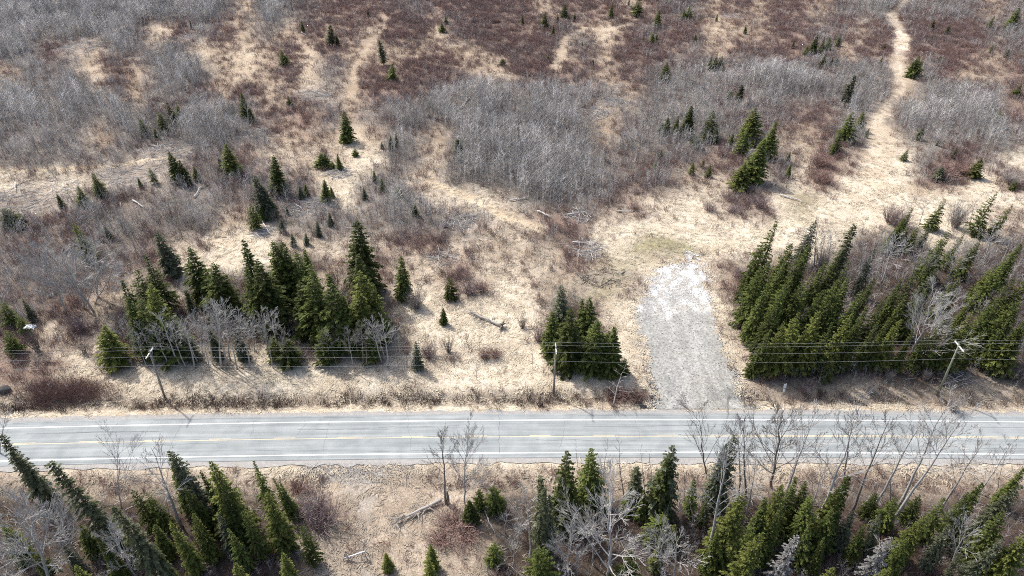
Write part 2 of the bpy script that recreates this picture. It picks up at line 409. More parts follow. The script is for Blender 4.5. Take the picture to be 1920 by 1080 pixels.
def bare_proto(seed, kind='a', twig=.0016, material='birch'):
    """leafless tree: (trunk mesh, crown mesh)"""
    r = np.random.default_rng(seed); tr = MB(); cr = MB()
    P = {'a': dict(first=.42, n1=14, l1=.29, rise=1.45, n2=7, n3=4, r0=.0115, wander=.005),
         'w': dict(first=.18, n1=17, l1=.50, rise=1.0, n2=11, n3=7, r0=.0145, wander=.014),
         'd': dict(first=.25, n1=12, l1=.20, rise=.35, n2=3, n3=2, r0=.013, wander=.012),
         'p': dict(first=.30, n1=12, l1=.16, rise=1.5, n2=3, n3=0, r0=.0065, wander=.008),
         'v': dict(first=.08, n1=9, l1=.75, rise=1.9, n2=9, n3=5, r0=.012, wander=.014)}[kind]
    n = 10
    z = np.linspace(-.015, 1, n); xy = np.cumsum(r.normal(0, P['wander'], (n, 2)), 0); xy -= xy[0]
    trunk = np.column_stack([xy, z])
    tr.tube(trunk, P['r0'] * (1 - z * .9).clip(.07, 1), 7)
    def branch(p, d, L, r0, nseg=5, up=.03, wob=.055):
        pts = [p]; d = d / np.linalg.norm(d)
        for i in range(nseg):
            d = d + r.normal(0, wob, 3) + np.array([0, 0, up]); d /= np.linalg.norm(d)
            pts.append(pts[-1] + d * L / nseg)
        return np.array(pts)
    def on(pts, s):
        f = s * (len(pts) - 1); i = min(int(f), len(pts) - 2); a = f - i
        return pts[i] * (1 - a) + pts[i + 1] * a, pts[i + 1] - pts[i]
    def kids(pts, L, r0, cnt, frac, lvl):
        for k in range(cnt):
            s = r.uniform(.22, .98); p, d = on(pts, s); d = d / np.linalg.norm(d)
            q = np.cross(d, r.normal(0, 1, 3)); q /= np.linalg.norm(q) + 1e-9
            dd = d * r.uniform(.7, 1.0) + q * r.uniform(.3, .6)
            l = L * frac * r.uniform(.6, 1.2) * (1.1 - .55 * s)
            rr = max(twig, r0 * .42 * (1 - .5 * s))
            b = branch(p, dd, l, rr, 3 if lvl > 1 else 4, .06, .07)
            cr.tube(b, np.linspace(rr, twig * .4, len(b)), 3, cap=False)
            if lvl == 1 and P['n3']: kids(b, l, rr, P['n3'], .55, 2)
    az = r.uniform(0, 6.28)
    for k in range(P['n1']):
        s = P['first'] + (.97 - P['first']) * ((k + r.uniform(0, .8)) / P['n1'])
        p, d = on(trunk, s); az += 2.4 + r.normal(0, .4)
        rise = P['rise'] * r.uniform(.6, 1.3)
        L = P['l1'] * (1.12 - .75 * (s - P['first']) / (1 - P['first'])) * r.uniform(.65, 1.15)
        r0 = max(twig * 1.3, P['r0'] * (.5 if kind in 'wv' else .34) * (1 - .7 * s))
        b = branch(p, np.array([math.cos(az), math.sin(az), rise]), L, r0, 6, .035 if kind != 'd' else -.02)
        cr.tube(b, np.linspace(r0, twig * .5, len(b)), 4, cap=False)
        kids(b, L, r0, P['n2'], .55, 1)
    mm = M[material]
    return tr.mesh('trunk', mm, smooth_=True), cr.mesh('crown', mm)

def shrub_mesh(seed, stems=40, h=1.0, spread=.6, tint=((.17, .10, .085), (.30, .2, .175)), thick=.012, material='brush', name='shrub'):
    r = np.random.default_rng(seed); m = MB(); t0, t1 = map(np.array, tint)
    for i in range(stems):
        a = r.uniform(0, 6.28); rr = r.uniform(0, .3) * spread; lean = r.uniform(.1, 1.0) * spread
        p = np.array([rr * math.cos(a), rr * math.sin(a), -.03]); L = h * r.uniform(.6, 1.05)
        d = np.array([math.cos(a) * lean, math.sin(a) * lean, 1.]); pts = [p]
        for k in range(4):
            d = d + r.normal(0, .13, 3); d[2] = max(d[2], .2); pts.append(pts[-1] + d / np.linalg.norm(d) * L / 4)
        c = t0 + (t1 - t0) * r.uniform(0, 1)
        m.tube(pts, np.linspace(thick, thick * .35, 5), 3, cap=False, tint=c)
        for j in range(5):
            q = pts[r.integers(1, 5)]; dd = d + r.normal(0, .7, 3); dd[2] = abs(dd[2]); dd /= np.linalg.norm(dd)
            m.tube([q, q + dd * L * .16, q + dd * L * .3 + np.array([0, 0, .04 * h])], np.linspace(thick * .55, thick * .25, 3), 3, cap=False, tint=c * r.uniform(.85, 1.2))
    return m.mesh(name, M[material], tint=True)

# ================================================================== SETTING
# ground: one sheet, fine where the drone looks, coarse out to the horizon
us = np.concatenate([np.linspace(-3600, -260, 10), np.linspace(-200, 2120, 388), np.linspace(2180, 5520, 10)])
vs = np.concatenate([[-296, -285, -262, -225, -170, -110, -60], np.linspace(-30, 1130, 330), [1180, 1260, 1400, 1700]])
UU, VV = np.meshgrid(us, vs)
GX, GY = flat(UU, VV)
GZ = ground_z(GX, GY)
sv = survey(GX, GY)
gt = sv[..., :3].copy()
dr = GY - roady(GX)
inner = smooth(.3, 1.6, np.minimum(np.abs(dr - O_FE), np.abs(dr - O_NE)))
# strip of dull brown grass along both verges
verge = np.exp(-((dr - O_FE - 2.6) / 1.4) ** 2)[..., None]
gt = gt * (1 - .6 * verge) + np.array([.22, .175, .145]) * .6 * verge
# gravel pull-off and dirt track on the near side
tp = np.array([flat(u, v) for u, v in [(560, 872), (585, 888), (630, 905), (650, 960), (655, 1010), (650, 1120), (720, 1120), (705, 1000), (700, 950), (715, 915), (745, 895), (770, 872)]])
ing = np.where(in_poly(GX, GY, tp), 1, -1) * poly_dist(GX, GY, tp) + (fbm(GX / 2.2, GY / 2.2, 31) - .5) * 3.2
tk = smooth(-.8, 1.2, ing)[..., None]
tcol = np.where((VV < 905)[..., None], np.array([.33, .325, .31]), np.array([.385, .355, .315])) * tk + np.array([.37, .31, .24]) * (1 - tk)
gt = gt * (1 - tk * .9) + tcol * tk * .9
# wheel tracks and the pale trail on the far side
def trail(pts, w, col, k):
    global gt
    P = np.array([flat(u, v) for u, v in pts]); d = np.full(GX.shape, 1e9)
    for a, b in zip(P[:-1], P[1:]):
        ab = b - a; t = np.clip(((GX - a[0]) * ab[0] + (GY - a[1]) * ab[1]) / (ab @ ab), 0, 1)
        d = np.minimum(d, np.hypot(GX - a[0] - t * ab[0], GY - a[1] - t * ab[1]))
    m = (k * smooth(1.2, .35, d / (w * .72) + (fbm(GX / 2.5, GY / 2.5, 5) - .5) * 1.6))[..., None]
    gt = gt * (1 - m) + np.array(col) * m
TRAIL = [(1640, 345), (1640, 300), (1645, 250), (1650, 215), (1675, 185), (1690, 165), (1682, 130), (1690, 90), (1692, 70), (1680, 45), (1668, 28), (1690, 12), (1705, -6)]
trail(TRAIL, 4.0, (.42, .36, .29), .5)
trail(TRAIL, 1.6, (.48, .42, .34), .4)
trail(TRAIL[6:11], 3.6, (.48, .42, .34), .5)
trail(TRAIL[:4], 4.2, (.56, .485, .38), .7)
for _o in (-7, 8): trail([(u + _o * (.5 + .5 * (v / 345)), v) for u, v in TRAIL[:9]], .45, (.64, .57, .47), .5)
trail([(1690, 92), (1690, 72), (1684, 58)], 4.2, (.62, .55, .45), .9)
trail([(1640, 330), (1655, 350), (1690, 362), (1920, 345)], 3.5, (.58, .50, .385), .5)
trail([(1310, 470), (1400, 440), (1500, 405), (1600, 370), (1650, 345)], .55, (.66, .58, .46), .7)
trail([(1330, 482), (1420, 452), (1520, 415), (1612, 378), (1668, 345)], .55, (.66, .58, .46), .7)
trail([(1320, 476), (1410, 446), (1510, 410)], .5, (.33, .31, .20), .7)
trail([(1190, 470), (1230, 455), (1280, 462), (1300, 474)], 3.2, (.30, .285, .17), .75)
trail([(1080, 540), (1130, 515), (1200, 520)], 3.4, (.30, .265, .225), .75)
trail([(1040, 130), (1060, 75), (1100, 52), (1140, 55), (1180, 45)], 4.2, (.47, .40, .315), .6)
trail([(720, 30), (720, 55), (690, 90), (665, 130), (660, 190)], 2.0, (.48, .405, .31), .4)
trail([(0, 318), (120, 316), (220, 310), (300, 297)], 2.6, (.54, .46, .34), .75)
trail([(800, 340), (880, 370), (940, 405), (1010, 430)], 2.4, (.56, .475, .35), .8)
trail([(400, 440), (430, 470), (400, 490)], 3.0, (.62, .55, .44), .8)
trail([(120, 665), (165, 665), (190, 640)], 2.5, (.60, .53, .42), .8)
gt = np.clip(gt, .03, .8)
n0, n1 = GX.shape
idx = np.arange(n0 * n1).reshape(n0, n1)
q = np.stack([idx[:-1, :-1], idx[1:, :-1], idx[1:, 1:], idx[:-1, 1:]], -1).reshape(-1)
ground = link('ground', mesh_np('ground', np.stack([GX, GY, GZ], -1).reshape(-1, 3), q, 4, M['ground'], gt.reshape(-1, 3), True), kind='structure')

# road: asphalt, gravel shoulders, markings
def strip(name, x0, x1, o0, o1, z, m, parent=None, step=1.0, rag0=0, rag1=0, kind=None, nx=1):
    xs = np.arange(x0, x1 + 1e-6, step) if x1 - x0 > step else np.array([x0, x1])
    yc = roady(xs); a = yc + o0 + rag0 * (fbm(xs / 1.6, xs * 0 + 3, 41) - .5) * 2; b = yc + o1 + rag1 * (fbm(xs / 1.6, xs * 0 + 9, 43) - .5) * 2
    n = len(xs)
    V = np.zeros((n, 2, 3)); V[:, 0, 0] = V[:, 1, 0] = xs; V[:, 0, 1] = a; V[:, 1, 1] = b; V[:, :, 2] = z
    i = np.arange(n - 1) * 2
    me = mesh_np(name, V.reshape(-1, 3), np.stack([i, i + 2, i + 3, i + 1], -1).ravel(), 4, m)
    uv = me.uv_layers.new(name='UVMap'); lv = np.zeros(len(me.loops), np.int32); me.loops.foreach_get('vertex_index', lv)
    P = V.reshape(-1, 3)[lv]; uv.data.foreach_set('uv', np.stack([P[:, 0], P[:, 1] - roady(P[:, 0])], -1).astype(np.float32).ravel())
    return link(name, me, parent, kind=kind)
XR = 190
road = strip('road', -XR, XR, O_SE, O_FE - .75, .03, M['asphalt'], kind='structure')
strip('road_shoulder', -XR, XR, O_NE, O_SE + .0, .02, M['shoulder'], rag0=.5, step=.3, kind='structure')
strip('road_shoulder', -XR, XR, O_FE - .75, O_FE, .02, M['shoulder'], rag1=.4, step=.3, kind='structure')
strip('edge_line', -XR, XR, O_FW - .09, O_FW + .09, .035, M['paint'], road)
strip('edge_line', -XR, XR, O_NW - .09, O_NW + .09, .035, M['paint'], road)
strip('centre_line', -XR, XR, -.15, -.04, .035, M['yellow'], road)
xd0, _ = flat(993, 817); per = 9.0
k = 0
for i in range(-9, 7):
    x0 = float(xd0) + i * per
    if x0 > 28: break
    strip('centre_dash', x0, x0 + 3.0, .06, .17, .035, M['yellow'], road, step=1)
    strip('seal_strip', x0 + 3.6, x0 + 8.2, .02, .12, .0345, M['seal'], road, step=1)
strip('centre_line', 28, XR, .06, .17, .035, M['yellow'], road)
# cracks: a thin seam along the near edge and crooked cracks across
def crack(pts, w, parent=road):
    m = MB(); P = np.array(pts); d = np.gradient(P, axis=0); nrm = np.stack([-d[:, 1], d[:, 0]], -1); nrm /= np.linalg.norm(nrm, axis=1)[:, None]
    a = P + nrm * w / 2; b = P - nrm * w / 2; n = len(P)
    v = np.vstack([np.column_stack([a, np.full(n, .0395)]), np.column_stack([b, np.full(n, .0395)])])
    m.add(v, [(i, i + 1, n + i + 1, n + i) for i in range(n - 1)]); link('crack', m.mesh('crack', M['crack']), parent)
strip('seam', -XR, XR, O_SE - .03, O_SE + .05, .036, M['crack'], road, step=.5)
rr = np.random.default_rng(11)
def across(x, a, b, w):
    yy = np.linspace(a, b, 14); xx = x + np.cumsum(rr.normal(0, .13, 14)); crack(np.column_stack([xx, roady(x) + yy]), w)
across(float(flat(933, 790)[0]), O_FE - .8, O_NW, .055)
for x in (1058, 610, 470, 330, 270, 205, 1410, 1500, 560, 760, 1200): across(float(flat(x, 815)[0]), O_FE - 1.5, rr.uniform(-3, 1), .022)
for i in range(30):
    x0 = rr.uniform(-75, 70); o = rr.choice([O_FW + .9, O_FW - 1.2, 1.7, -.7, -2.6, O_NW + 1.0]) ; L = rr.uniform(5, 22)
    xs = np.linspace(x0, x0 + L, int(L * 1.5)); crack(np.column_stack([xs, roady(xs) + o + np.cumsum(rr.normal(0, .035, len(xs)))]), .028)

# gravel driveway draped over the ground
cx = np.arange(DRIVE[:, 0].min() - 2, DRIVE[:, 0].max() + 2, .3); cy = np.arange(DRIVE[:, 1].min() - 1, DRIVE[:, 1].max() + 2, .3)
DX, DY = np.meshgrid(cx, cy)
def drive_in(x, y):
    d = np.where(in_poly(x, y, DRIVE), 1, -1) * poly_dist(x, y, DRIVE)
    far = smooth(97, 112, y)
    return d + (fbm(x / 1.5, y / 1.5, 51) - .5) * (1.9 + 2.6 * far)
keep = drive_in(DX[:-1, :-1] + .15, DY[:-1, :-1] + .15) > 0
keep &= (DY[:-1, :-1] - roady(DX[:-1, :-1])) > O_FE - .05
idx = np.arange(DX.size).reshape(DX.shape)
q = np.stack([idx[:-1, :-1], idx[:-1, 1:], idx[1:, 1:], idx[1:, :-1]], -1)[keep]
white = smooth(99, 107, DY + (fbm(DX / 2.4, DY / 2.4, 61) - .5) * 22)
sand = smooth(.45, .62, fbm(DX / 5, DY / 5, 63)) * smooth(96, 82, DY)
dc = np.array([.335, .335, .32]) * (1 - white[..., None]) + np.array([.64, .64, .635]) * white[..., None]
dc = dc * (1 - .5 * sand[..., None]) + np.array([.31, .30, .27]) * .5 * sand[..., None]
hole = (white * smooth(.44, .56, fbm(DX / .9, DY / 1.2, 67)))[..., None]
dc = dc * (1 - .75 * hole) + np.array([.30, .275, .23]) * .75 * hole
def near_line(pts, X, Y):
    P = np.array([flat(u, v) for u, v in pts]); d = np.full(X.shape, 1e9)
    for a, b in zip(P[:-1], P[1:]):
        ab = b - a; t = np.clip(((X - a[0]) * ab[0] + (Y - a[1]) * ab[1]) / (ab @ ab), 0, 1); d = np.minimum(d, np.hypot(X - a[0] - t * ab[0], Y - a[1] - t * ab[1]))
    return d
wheel = np.zeros(DX.shape)
for pts in ([(1292, 768), (1288, 720), (1270, 660), (1256, 600), (1252, 540)], [(1325, 768), (1318, 715), (1300, 660), (1284, 600), (1278, 540)], [(1250, 768), (1275, 735), (1300, 700), (1310, 640)], [(1390, 768), (1350, 735), (1325, 690), (1300, 620)]):
    wheel = np.maximum(wheel, smooth(.75, .1, near_line(pts, DX, DY) + (fbm(DX / 1.3, DY / 1.3, 69) - .5) * .7))
dc = dc * (1 + .17 * wheel[..., None] * (1 - white[..., None])) * (1 - .12 * smooth(.5, .7, fbm(DX / 2.4, DY / 2.4, 70)) * (1 - wheel))[..., None]
used = np.unique(q); remap = np.full(DX.size, -1); remap[used] = np.arange(len(used))
DV = np.stack([DX, DY, ground_z(DX, DY) + .07], -1).reshape(-1, 3)[used]
link('gravel_driveway', mesh_np('gravel_driveway', DV, remap[q].ravel(), 4, M['gravel'], dc.reshape(-1, 3)[used], True), kind='structure')

# ================================================================== TREES
SP = {}
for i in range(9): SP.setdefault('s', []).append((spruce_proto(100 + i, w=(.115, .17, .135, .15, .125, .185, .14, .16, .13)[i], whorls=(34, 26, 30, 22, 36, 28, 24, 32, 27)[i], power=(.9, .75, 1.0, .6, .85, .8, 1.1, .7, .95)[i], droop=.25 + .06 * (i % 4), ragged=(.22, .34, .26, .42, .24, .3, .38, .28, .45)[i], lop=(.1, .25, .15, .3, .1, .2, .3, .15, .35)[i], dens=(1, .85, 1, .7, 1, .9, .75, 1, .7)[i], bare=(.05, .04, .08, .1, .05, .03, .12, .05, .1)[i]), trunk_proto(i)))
for i in range(3): SP.setdefault('y', []).append((spruce_proto(200 + i, w=.155 + .015 * i, whorls=28, power=.8, droop=.22, pal='y', ragged=.3, lop=.1), trunk_proto(10 + i)))
for i in range(3): SP.setdefault('n', []).append((spruce_proto(300 + i, w=.058 + .008 * i, whorls=44, power=.5, droop=.5, pal='n', ragged=.45, bare=.15, lop=.35, dens=.62), trunk_proto(20 + i, .010)))
for i in range(2): SP.setdefault('l', []).append((spruce_proto(400 + i, w=.125 + .015 * i, whorls=30, power=.7, droop=.4, pal='l', ragged=.35, dens=.9, lop=.2), trunk_proto(30 + i, .012)))
for i in range(2): SP.setdefault('x', []).append((spruce_proto(500 + i, w=.13, whorls=24, power=.6, droop=.5, pal='x', ragged=.4, dens=.6), trunk_proto(40 + i, .012)))
for i in range(3): SP.setdefault('b', []).append((spruce_proto(600 + i, w=.27 + .03 * i, whorls=18, power=.6, droop=.15, ragged=.3, bare=.02, lop=.2), trunk_proto(50 + i, .02)))
def joined(c, t):
    """small far copies: trunk and crown in one mesh"""
    me = c.copy(); import bmesh
    bm = bmesh.new(); bm.from_mesh(c); k = len(bm.faces); bm.from_mesh(t); bm.faces.ensure_lookup_table()
    for f in bm.faces[k:]: f.material_index = 1
    bm.to_mesh(me); bm.free(); me.materials.append(M['bark']); me.name = 'small_spruce'; return me
MINI = {}
for kd, lst in SP.items(): MINI[kd] = [joined(*lst[i]) for i in range(min(2, len(lst)))]

LOOK = {'s': 'dark green spruce', 'y': 'bright yellow-green spruce', 'n': 'thin ragged black spruce', 'l': 'grey-green lichen-covered spruce', 'x': 'dead silver-grey spruce', 'b': 'low bushy dark conifer'}
ORD = ['first', 'second', 'third', 'fourth', 'fifth', 'sixth', 'seventh', 'eighth', 'ninth', 'tenth', 'eleventh', 'twelfth', 'thirteenth', 'fourteenth', 'fifteenth', 'sixteenth',
       'seventeenth', 'eighteenth', 'nineteenth', 'twentieth'] + ['twenty-' + w for w in ('first', 'second', 'third', 'fourth', 'fifth', 'sixth', 'seventh', 'eighth', 'ninth')]
tr_rng = random.Random(5)
def place(root_name, kids, B, tip, wfac, label, cat, group, single=None):
    h = (tip - B).length
    d = (tip - B).normalized()
    rot = Vector((0, 0, 1)).rotation_difference(d) @ Euler((0, 0, tr_rng.uniform(0, 6.28))).to_quaternion()
    if single is not None:
        o = link(root_name, single, label=label, cat=cat, group=group)
    else:
        o = link(root_name, None, label=label, cat=cat, group=group)
        for nm, me in kids: link(nm, me, o)
    o.rotation_mode = 'QUATERNION'; o.rotation_quaternion = rot
    o.location = B; o.scale = (h * wfac, h * wfac, h)
    return o
def stand(tu, tv, hpx, lean):
    """base and tip of an upright thing whose tip shows at (tu, tv) and which is hpx photo pixels high"""
    _, y = flat(960, tv + hpx); y = float(y)
    for _ in range(3):
        tip = at_depth(tu, tv, y)
        z = float(ground_z(tip.x, y)); h = tip.z - z
        y2 = gp(960, tv + hpx).y if abs(z) < .01 else y
    B = Vector((tip.x - lean * h, y, z)); return B, tip

def spruces(group, phrase, lean, entries, wz=1.0):
    names = {}
    order = sorted(range(len(entries)), key=lambda i: entries[i][1])
    count = {}
    tot = {}
    for e in entries: tot[e[0]] = tot.get(e[0], 0) + 1
    for i in order:
        e = entries[i]; kd, tu, tv, hp = e[:4]
        ln = e[4] if len(e) > 4 and e[4] is not None else lean + tr_rng.uniform(-.05, .05)
        wf = e[5] if len(e) > 5 and e[5] else tr_rng.uniform(.9, 1.12)
        wf *= wz
        c = count[kd] = count.get(kd, 0) + 1
        if len(e) > 6: lab = e[6]
        elif tot[kd] == 1: lab = f'only {LOOK[kd]} {phrase}'
        else: lab = f'{LOOK[kd]}, {ORD[c - 1]} from the left {phrase}'
        B, tip = stand(tu, tv, hp, ln)
        if tu < -30 or tu > 1950: pass
        lst = SP[kd]
        nm = {'b': 'bushy_conifer', 'x': 'dead_spruce'}.get(kd, 'spruce_tree')
        if hp < 27: place(nm, None, B, tip, wf * 1.05, lab, 'spruce', group, MINI[kd][tr_rng.randrange(len(MINI[kd]))])
        else:
            cr, tk_ = lst[tr_rng.randrange(len(lst))]
            place(nm, [('trunk', tk_), ('crown', cr)], B, tip, wf, lab, 'spruce', group)

spruces('spruces behind the left utility pole', 'in the clump behind the left pole', 0, [
 ('y', 195, 612, 72, 0, 1.35, 'short bright green spruce standing apart, just behind the left utility pole'),
 ('s', 229, 528, 112), ('s', 257, 507, 100), ('s', 272, 480, 108), ('y', 281, 534, 118), ('s', 263, 562, 112), ('b', 305, 590, 85), ('s', 240, 560, 110), ('l', 345, 618, 64, 0, 1.0), ('l', 390, 612, 64, 0, 1.0),
 ('l', 440, 618, 60, 0, 1.0)], 1.22)
spruces('spruces on the left slope', 'on the brown slope at left', -.03, [
 ('y', 138, 420, 72, -.08, 1.1, 'yellow-green spruce alone on the brown slope above the big bare grey trees'),
 ('l', 293, 436, 82, -.05, 1.5, 'wide grey-green spruce with thin birch stems in front, above the left clump'),
 ('b', 4, 565, 46, 0, 1.0), ('b', 30, 590, 40, 0, .9), ('b', 10, 620, 44, 0, .9), ('l', 42, 560, 44, 0, 1.2)])
spruces('spruces above the roadside birches', 'in the dark group above the roadside birches', 0, [
 ('s', 355, 465, 100, 0, 1.15), ('s', 384, 501, 78), ('s', 400, 495, 98, 0, 1.25), ('s', 425, 528, 62), ('n', 347, 545, 50, 0, 1.4), ('s', 457, 453, 135), ('s', 461, 503, 115), ('s', 482, 490, 130, 0, 1.15), ('s', 500, 515, 105),
 ('s', 512, 455, 118), ('s', 528, 456, 118), ('s', 555, 472, 108), ('s', 571, 470, 100), ('b', 509, 632, 46, 0, .9), ('b', 535, 634, 48)], 1.22)
spruces('tall spruces left of the grassy clearing', 'in the tall group beside the grassy clearing', 0, [
 ('s', 582, 500, 138, 0, 1.05), ('s', 616, 516, 135, 0, 1.2), ('s', 561, 528, 100), ('s', 641, 555, 100), ('s', 669, 417, 135, 0, 1.1), ('s', 671, 480, 115, 0, 1.15), ('y', 675, 512, 125, 0, 1.1), ('y', 672, 548, 108, 0, 1.15), ('s', 711, 570, 78), ('s', 700, 535, 100),
 ('b', 603, 620, 62, 0, .9), ('b', 692, 628, 50, 0, .9), ('s', 597, 560, 85)], 1.22)
spruces('lone conifers in the clearing', 'in the clearing', 0, [
 ('s', 752, 482, 78, 0, 1.05, 'dense pointed spruce alone on straw beside a round grey bush'),
 ('b', 841, 521, 40, 0, .85, 'round dark green conifer beside reddish leafless bush'),
 ('s', 831, 578, 30, 0, 1.3, 'small cone-shaped spruce alone in the open straw clearing'),
 ('l', 779, 642, 50, 0, 1.25, 'grey-green small spruce among thin saplings under the wires')])
spruces('spruces beside the middle utility pole', 'in the clump beside the middle pole', 0, [
 ('l', 1052, 537, 98, 0, 1.0), ('s', 1036, 586, 78, 0, 1.1), ('s', 1070, 578, 112), ('s', 1092, 562, 92), ('s', 1106, 561, 98, 0, 1.1), ('s', 1120, 602, 97, 0, 1.15), ('s', 1141, 622, 72), ('s', 1152, 615, 88), ('b', 1172, 672, 28), ('s', 1146, 650, 52, 0, 1.2), ('s', 1058, 610, 80)], 1.22)
spruces('spruces along the front of the grove', 'along the front of the right grove', .09, [
 ('y', 1470, 606, 100), ('s', 1442, 622, 82), ('y', 1497, 590, 110, None, 1.2), ('y', 1535, 586, 112, None, 1.25), ('s', 1512, 616, 84), ('s', 1560, 606, 92), ('y', 1598, 588, 108), ('s', 1625, 578, 118), ('s', 1648, 603, 92), ('y', 1690, 600, 92, None, 1.15), ('s', 1668, 598, 95), ('s', 1712, 620, 78),
 ('s', 1742, 622, 74), ('y', 1820, 592, 104, .05, 1.2), ('s', 1790, 612, 84), ('s', 1848, 615, 82), ('b', 1420, 668, 40), ('b', 1562, 676, 38, None, .8), ('s', 1770, 600, 95)], 0.82)
spruces('spruces in the middle of the grove', 'in the middle of the right grove', .11, [
 ('s', 1428, 500, 112), ('s', 1441, 530, 115), ('s', 1470, 540, 110), ('s', 1455, 575, 95), ('s', 1486, 518, 118), ('s', 1505, 530, 116), ('s', 1524, 512, 122), ('s', 1545, 545, 110), ('s', 1571, 527, 118), ('s', 1590, 522, 110), ('s', 1556, 565, 100), ('s', 1615, 548, 100),
 ('s', 1639, 524, 118), ('s', 1665, 552, 108), ('s', 1698, 556, 108), ('s', 1717, 508, 118), ('s', 1690, 525, 105), ('s', 1735, 545, 95)], 0.9)
spruces('spruces along the back of the grove', 'along the back of the right grove', .11, [
 ('s', 1456, 417, 122, .1, 1.15), ('s', 1427, 462, 100), ('s', 1484, 458, 112), ('s', 1517, 461, 112), ('s', 1500, 478, 105), ('s', 1472, 490, 105), ('s', 1445, 486, 110), ('n', 1603, 424, 118, .08, 1.5), ('s', 1571, 486, 100), ('s', 1548, 492, 100), ('l', 1640, 468, 88), ('l', 1530, 415, 80, .1, 1.2), ('s', 1592, 490, 95)], 0.9)
spruces('spruces among the pale birches', 'among pale birches beyond the grove', .15, [
 ('s', 1711, 391, 66), ('s', 1772, 376, 56, None, 1.25), ('y', 1703, 427, 45, None, 1.3), ('y', 1720, 428, 48, None, 1.3), ('s', 1695, 410, 60), ('l', 1745, 425, 40, None, 1.3), ('s', 1869, 361, 78, None, 1.2), ('s', 1899, 384, 60, None, 1.1), ('s', 1780, 434, 90, None, 1.1), ('s', 1765, 455, 85),
 ('s', 1811, 434, 72), ('s', 1837, 453, 72), ('y', 1675, 432, 40, None, 1.1), ('b', 1850, 415, 28)])
spruces('spruces at the right end of the grove', 'at the right end of the grove', .15, [
 ('s', 1915, 457, 90), ('s', 1884, 494, 85), ('y', 1868, 498, 70), ('s', 1900, 525, 100), ('s', 1876, 560, 110), ('s', 1910, 565, 105), ('y', 1912, 618, 82, .03, 1.6), ('s', 1797, 524, 85), ('s', 1822, 560, 70), ('s', 1890, 600, 90), ('y', 1930, 520, 110), ('s', 1935, 590, 110), ('l', 1756, 505, 75)])
# below the road
spruces('spruces in the wood left of the barrier', 'in the wood left of the white barrier', -.10, [
 ('n', 3, 819, 122, -.10, 1.15), ('n', 22, 848, 105, -.2, 1.5), ('n', 97, 871, 175, -.22, 1.2), ('n', 213, 952, 150, -.2, 1.15), ('s', 316, 847, 118, -.02, 1.0), ('l', 323, 849, 120, -.08, 1.05), ('y', 396, 868, 140, -.06, 1.05), ('s', 376, 885, 95), ('s', 476, 865, 88, -.06, 1.0), ('s', 513, 898, 76),
 ('y', 500, 925, 105, -.03, 1.1), ('s', 525, 905, 70), ('y', 362, 964, 85), ('y', 319, 980, 95), ('s', 420, 930, 95), ('b', 248, 920, 70, None, .8), ('b', 275, 925, 66, None, .8), ('s', 182, 1008, 90), ('s', 565, 988, 72, -.04, 1.1), ('y', 530, 1038, 75, -.02, 1.2),
 ('y', 441, 1058, 80, -.02, 1.2), ('y', 142, 1062, 90, -.1, 1.2), ('s', 428, 992, 70), ('s', 455, 960, 90), ('s', 345, 915, 90), ('l', 410, 965, 70, -.03, 1.2), ('s', 60, 1035, 60, -.05, 1.3), ('s', 150, 985, 60, -.05, 1.3), ('l', 120, 1025, 55, -.05, 1.3), ('s', 200, 1045, 50, 0, 1.3), ('s', 290, 985, 60, -.03, 1.3), ('y', 235, 1000, 55, 0, 1.2), ('s', 5, 985, 70, 0, 1.3), ('s', 300, 1040, 55, 0, 1.3)], 0.82)
spruces('small conifers beside the dirt track', 'beside the dirt track', -.02, [
 ('y', 723, 1038, 30, 0, 1.3, 'smallest spruce beside the dirt track, near the white barrier'), ('y', 807, 1022, 45, 0, 1.2, 'bright young spruce on straw, right of the dirt track'), ('y', 803, 1048, 45, 0, 1.0, 'narrow young spruce hugging the front of the bright young one'),
 ('s', 880, 940, 40, 0, 1.6, 'stubby dark spruce at the foot of the pale leafless tree'), ('b', 927, 915, 45, 0, 1.0, 'broad dark conifer bush behind the white fallen birch'), ('b', 898, 918, 38, 0, .8, 'narrower conifer bush left of the broad one below the road'),
 ('b', 928, 1020, 38, 0, .8, 'dark little bush conifer right of the reddish straw mound')])
spruces('spruces below the middle of the road', 'below the middle of the road', 0, [
 ('s', 1063, 849, 132, 0, 1.0), ('s', 1108, 844, 108, 0, 1.15), ('n', 1013, 896, 130, 0, .9), ('n', 1021, 918, 140, 0, .8), ('l', 1030, 930, 110, 0, .7), ('b', 1012, 1030, 70, 0, 1.0), ('l', 1262, 840, 130, 0, 1.1), ('s', 1253, 862, 115, 0, 1.2), ('s', 1302, 896, 72, 0, 1.0), ('n', 1193, 878, 80, 0, 1.5),
 ('s', 1207, 920, 55, 0, 1.3), ('b', 1245, 968, 50), ('y', 1265, 985, 45, .03, 1.3), ('y', 1234, 1028, 40, 0, 1.3), ('s', 1182, 1034, 65, 0, 1.2), ('b', 1160, 1060, 50), ('b', 1190, 920, 45), ('s', 1325, 930, 60)])
